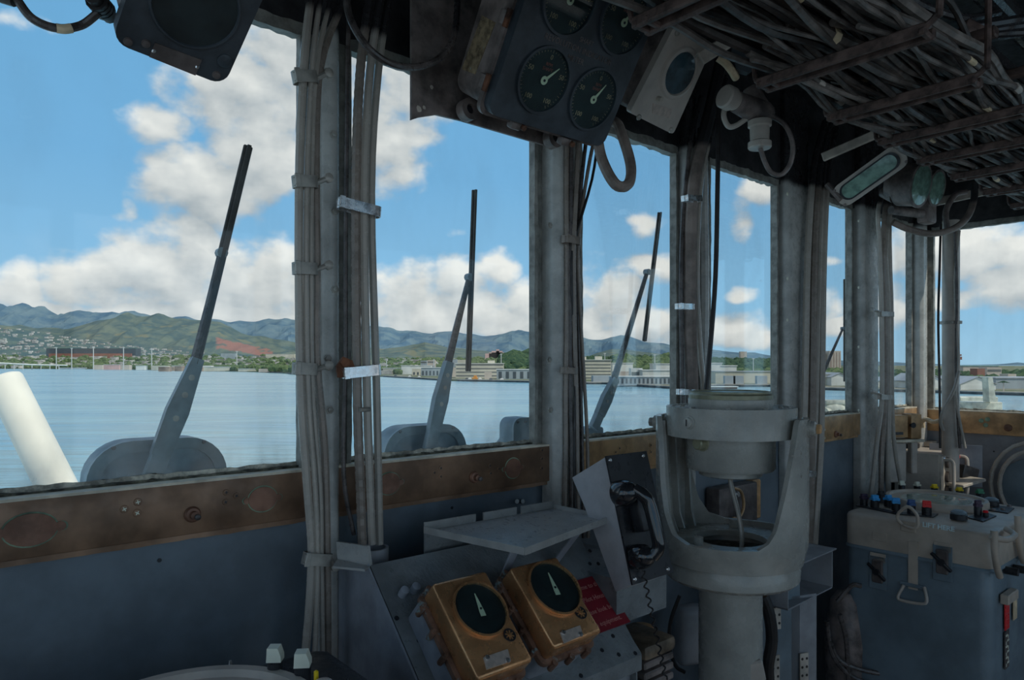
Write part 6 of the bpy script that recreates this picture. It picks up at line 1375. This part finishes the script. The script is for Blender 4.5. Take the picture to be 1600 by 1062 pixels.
# second window
block('office_block', 712, 787, 567.5, 1000, 22, BM['cream'], 'long four-storey cream office block with window bands', roof=BM['white'], bands=4)
block('roof_house', 762, 773, 563, 1010, 8, BM['cream'], 'small plant room on the long cream office block', z0=CZ+(HY-568)/FPX*1000)
block('warehouse', 776, 832, 577, 905, 30, BM['greyw'], 'flat white-roofed warehouse with dark open bays by second post', roof=BM['roofw'], vb=5, front=.78)
block('warehouse', 627, 673, 571, 1330, 30, BM['white'], 'broad pale-roofed warehouse left of the second wiper', roof=BM['roofw'])
block('warehouse', 658, 692, 574, 1150, 25, BM['greyw'], 'white-roofed transit shed behind the second wiper arm', roof=BM['roofw'], vb=6, front=.6)
block('warehouse', 598, 632, 575, 1350, 20, BM['cream'], 'low cream shed at the left end of the long quay', roof=BM['roofw'])
block('warehouse', 644, 662, 576, 1200, 18, BM['cream'], 'small cream store between the two sheds on the quay', vb=3, front=.5)
block('grey_office', 657, 667, 563, 1500, 15, BM['greyw'], 'blue-grey block behind the sheds, left one', bands=3); block('grey_office', 668, 680, 562.5, 1510, 15, BM['tan'], 'tan block behind the sheds, right one', bands=3)
block('brown_block', 700, 714, 561, 1450, 15, BM['greyw'], 'grey apartment block just left of the office block'); block('pale_block', 715, 728, 562, 1420, 15, BM['cream'], 'cream block peeping over the office block roof'); block('brick_store', 703, 713, 574, 1050, 15, BM['tan'], 'tan store adjoining the office block')
block('shed_hut', 757, 768, 581, 900, 10, BM['tan'], 'small tan hut before the long office block')
t = thing('hospital_building', 'pink stepped hospital building high on the hill', 'building', Pd(779, 552, 2900))
for nm, x0, x1, yt in (('wing', 764, 788, 550.5), ('wing', 768, 785, 548), ('tower', 775, 780, 545.5), ('wing', 788, 800, 551.5), ('wing', 758, 768, 552)):
    X0, X1, zt = place(x0, x1, yt, 3100); z0 = LZ+20; b = MB(); b.bb((X0, 3100, z0), (X1, 3130, zt)); obj(nm, b, BM['pink'], t, sharp=0)
t = thing('orange_tug', 'small orange boat moored at the long quay', 'boat', Pd(742, 590, 860)); b = MB(); p = Pd(742, 591, 865); b.rbox((p.x, p.y, p.z), (7, 4, 2.4), .5, 1); obj('hull', b, BM['orange'], t); b = MB(); b.rbox((p.x+.5, p.y, p.z+2.3), (4, 3, 2.4), .3, 1); obj('cabin', b, BM['orange'], t)
GV = 'vehicles parked on the long quay'
for k, x in enumerate((618, 640, 655, 730, 734, 750, 767, 784)):
    D = dshore(x)+10; p = Pd(x, 580, D); b = MB(); b.rbox((p.x, p.y, LZ+1.1), (4.4, 2, 1.3), .3, 1); b.rbox((p.x, p.y, LZ+1.9), (2.4, 1.8, 1.0), .3, 1); obj('parked_vehicle', b, BM['white'] if k % 3 else BM['dark'], None, 'tiny parked vehicle on the long quay in the second window', 'vehicle', GV)
# third window
block('tall_office', 905, 955, 562, 880, 22, BM['cream'], 'six-storey cream office block at the left of the third window', roof=BM['white'], bands=6)
block('roof_house', 930, 941, 556.5, 885, 8, BM['cream'], 'plant room on the six-storey cream block', z0=CZ+(HY-562)/FPX*880); block('roof_house', 910, 916, 557, 885, 6, BM['cream'], 'lift tower at the left end of the six-storey block roof', z0=CZ+(HY-562)/FPX*880)
block('pier_shed', 956, 1062, 588, dshore(1000)+5, 20, BM['greyw'], 'long grey pier shed with a row of dark bays', roof=BM['white'], vb=16, front=.75)
block('pier_shed', 927, 957, 587, dshore(940)+6, 20, BM['greyw'], 'plain blue-grey end of the pier shed below the tall office')
block('white_hall', 957, 989, 567, 900, 40, BM['white'], 'white round-topped hall right of the third wiper', roof=BM['roofw']); block('white_hall', 1025, 1060, 568, 880, 40, BM['white'], 'white low storage hall at right of the third window', roof=BM['roofw'])
block('loading_block', 986, 1004, 575, 780, 15, BM['white'], 'white boxy loading building with dark openings', bands=1); block('long_store', 1004, 1062, 578, 760, 25, BM['white'], 'long white store with arched bays behind the pier shed', roof=BM['roofw'], vb=6, front=.4); block('low_store', 960, 1000, 580, 800, 18, BM['tan'], 'low tan store above the pier shed roof')
# fourth window
block('white_hall', 1108, 1128, 567, 800, 30, BM['white'], 'white tall hall at the left of the fourth window', roof=BM['roofw']); block('white_hall', 1128, 1151, 571, 800, 30, BM['white'], 'lower white hall joined to the tall one', roof=BM['roofw'])
block('long_shed', 1118, 1215, 580, 720, 25, BM['cream'], 'long pale shed across the fourth window', roof=BM['roof']); block('pale_tower', 1157, 1167, 549, 3000, 20, BM['tan'], 'pale tower block on the ridge in the fourth window', z0=LZ+40)
block('finger_pier', 1103, 1152, 604, dshore(1120)-60, 8, BM['pier'], 'reddish finger pier low in the fourth window', 'pier', roof=BM['white'], z0=WZ)
for k, x in enumerate((1140, 1153, 1190)):
    block('grey_vessel', x-7, x+9, 587, dshore(x)+8, 6, BM['greyw'], ['small grey-green vessel by the left of the long shed', 'small grey crane hull by the long shed', 'grey-green container stack by the quay, fourth window'][k], 'equipment')
# fifth window
t = block('apartment_tower', 1281, 1297, 551, 1600, 25, BM['tan'], 'left wing of the tan striped high-rise tower', vb=4); t = block('apartment_tower', 1296, 1314, 548, 1590, 25, BM['tan'], 'right taller wing of the tan striped high-rise tower', vb=4)
block('gabled_shed', 1299, 1326, 583, 640, 30, BM['white'], 'white gabled shed in the fifth window', gable=4, roof=BM['roof']); block('flat_shed', 1276, 1300, 584, 650, 30, BM['cream'], 'flat pale shed left of the gabled one in the fifth window', roof=BM['roof'])
# far windows
block('gabled_shed', 1370, 1408, 590, 600, 30, BM['cream'], 'pale shed seen through the corner window', gable=4, roof=BM['roof'])
block('gabled_shed', 1438, 1476, 585, 560, 45, BM['white'], 'grey-roofed shed left of the stanchion in the far window', gable=6, roof=BM['roof'])
block('gabled_shed', 1501, 1556, 589, 540, 45, BM['white'], 'broad grey gabled shed with small door in the far window', gable=6, roof=BM['roof'])
block('long_shed', 1556, 1660, 590, 560, 40, BM['greyw'], 'long grey-roofed shed at the right of the far window', roof=BM['roof'])
block('orange_house', 1527, 1539, 575.5, 760, 12, BM['rust'], 'red-roofed house above the gabled shed'); block('tan_block', 1542, 1565, 574, 800, 14, BM['tan'], 'tan apartment block above the long roof', bands=2); block('green_roof_hall', 1505, 1560, 571.5, 1000, 20, BM['tan'], 'long green-roofed hall on the skyline of the far window', roof=BM['green']); block('tan_block', 1575, 1588, 584, 700, 12, BM['tan'], 'small tan house at the right of the far window'); block('cream_block', 1443, 1461, 575.5, 800, 14, BM['cream'], 'cream block above the left shed in the far window', roof=BM['roofw'])
t = thing('control_tower', 'slim salmon tower beside the stanchion in the far window', 'tower', Pd(1498, 590, 900))
X0, X1, zt = place(1494, 1500, 557, 900); b = MB(); b.bb((X0, 900, LZ), (X1, 904, zt)); obj('shaft', b, BM['pink'], t, sharp=0); b = MB(); b.bb((X0-1, 899, zt-4), (X1+2, 905, zt)); b.bb((X0-1, 899, zt+1), (X1+1.5, 905, zt+3)); obj('cabin', b, BM['rust'], t, sharp=0)
t = thing('palm_tree', 'lone palm tree against the long grey roof', 'tree', Pd(1568, 605, 500)); p = Pd(1568, 595, 500); b = MB(); b.cyl((p.x, p.y, LZ), (p.x, p.y, p.z), .4, .25, 6); obj('trunk', b, BM['tan'], t)
b = MB(); [b.prism([(0, -.5), (2.6, -.8), (4.2, 0), (2.6, .8), (0, .5)], 0, .15, Matrix.Translation(p) @ Matrix.Rotation(k*PI/4, 4, 'Z') @ Matrix.Rotation(.35, 4, 'Y')) for k in range(8)]; obj('fronds', b, M_tree2, t)
t = thing('norfolk_pine', 'single dark pine on the skyline of the far window', 'tree', Pd(1457, 578, 900)); p = Pd(1457, 572, 900); b = MB(); b.lathe((p.x, p.y, LZ), [(.6, 0), (.6, 2), (4, 3), (2.8, 9), (1.6, 14), (.2, CZ+(HY-562)/FPX*900-LZ)], 8); obj('pine_crown', b, M_tree2, t)
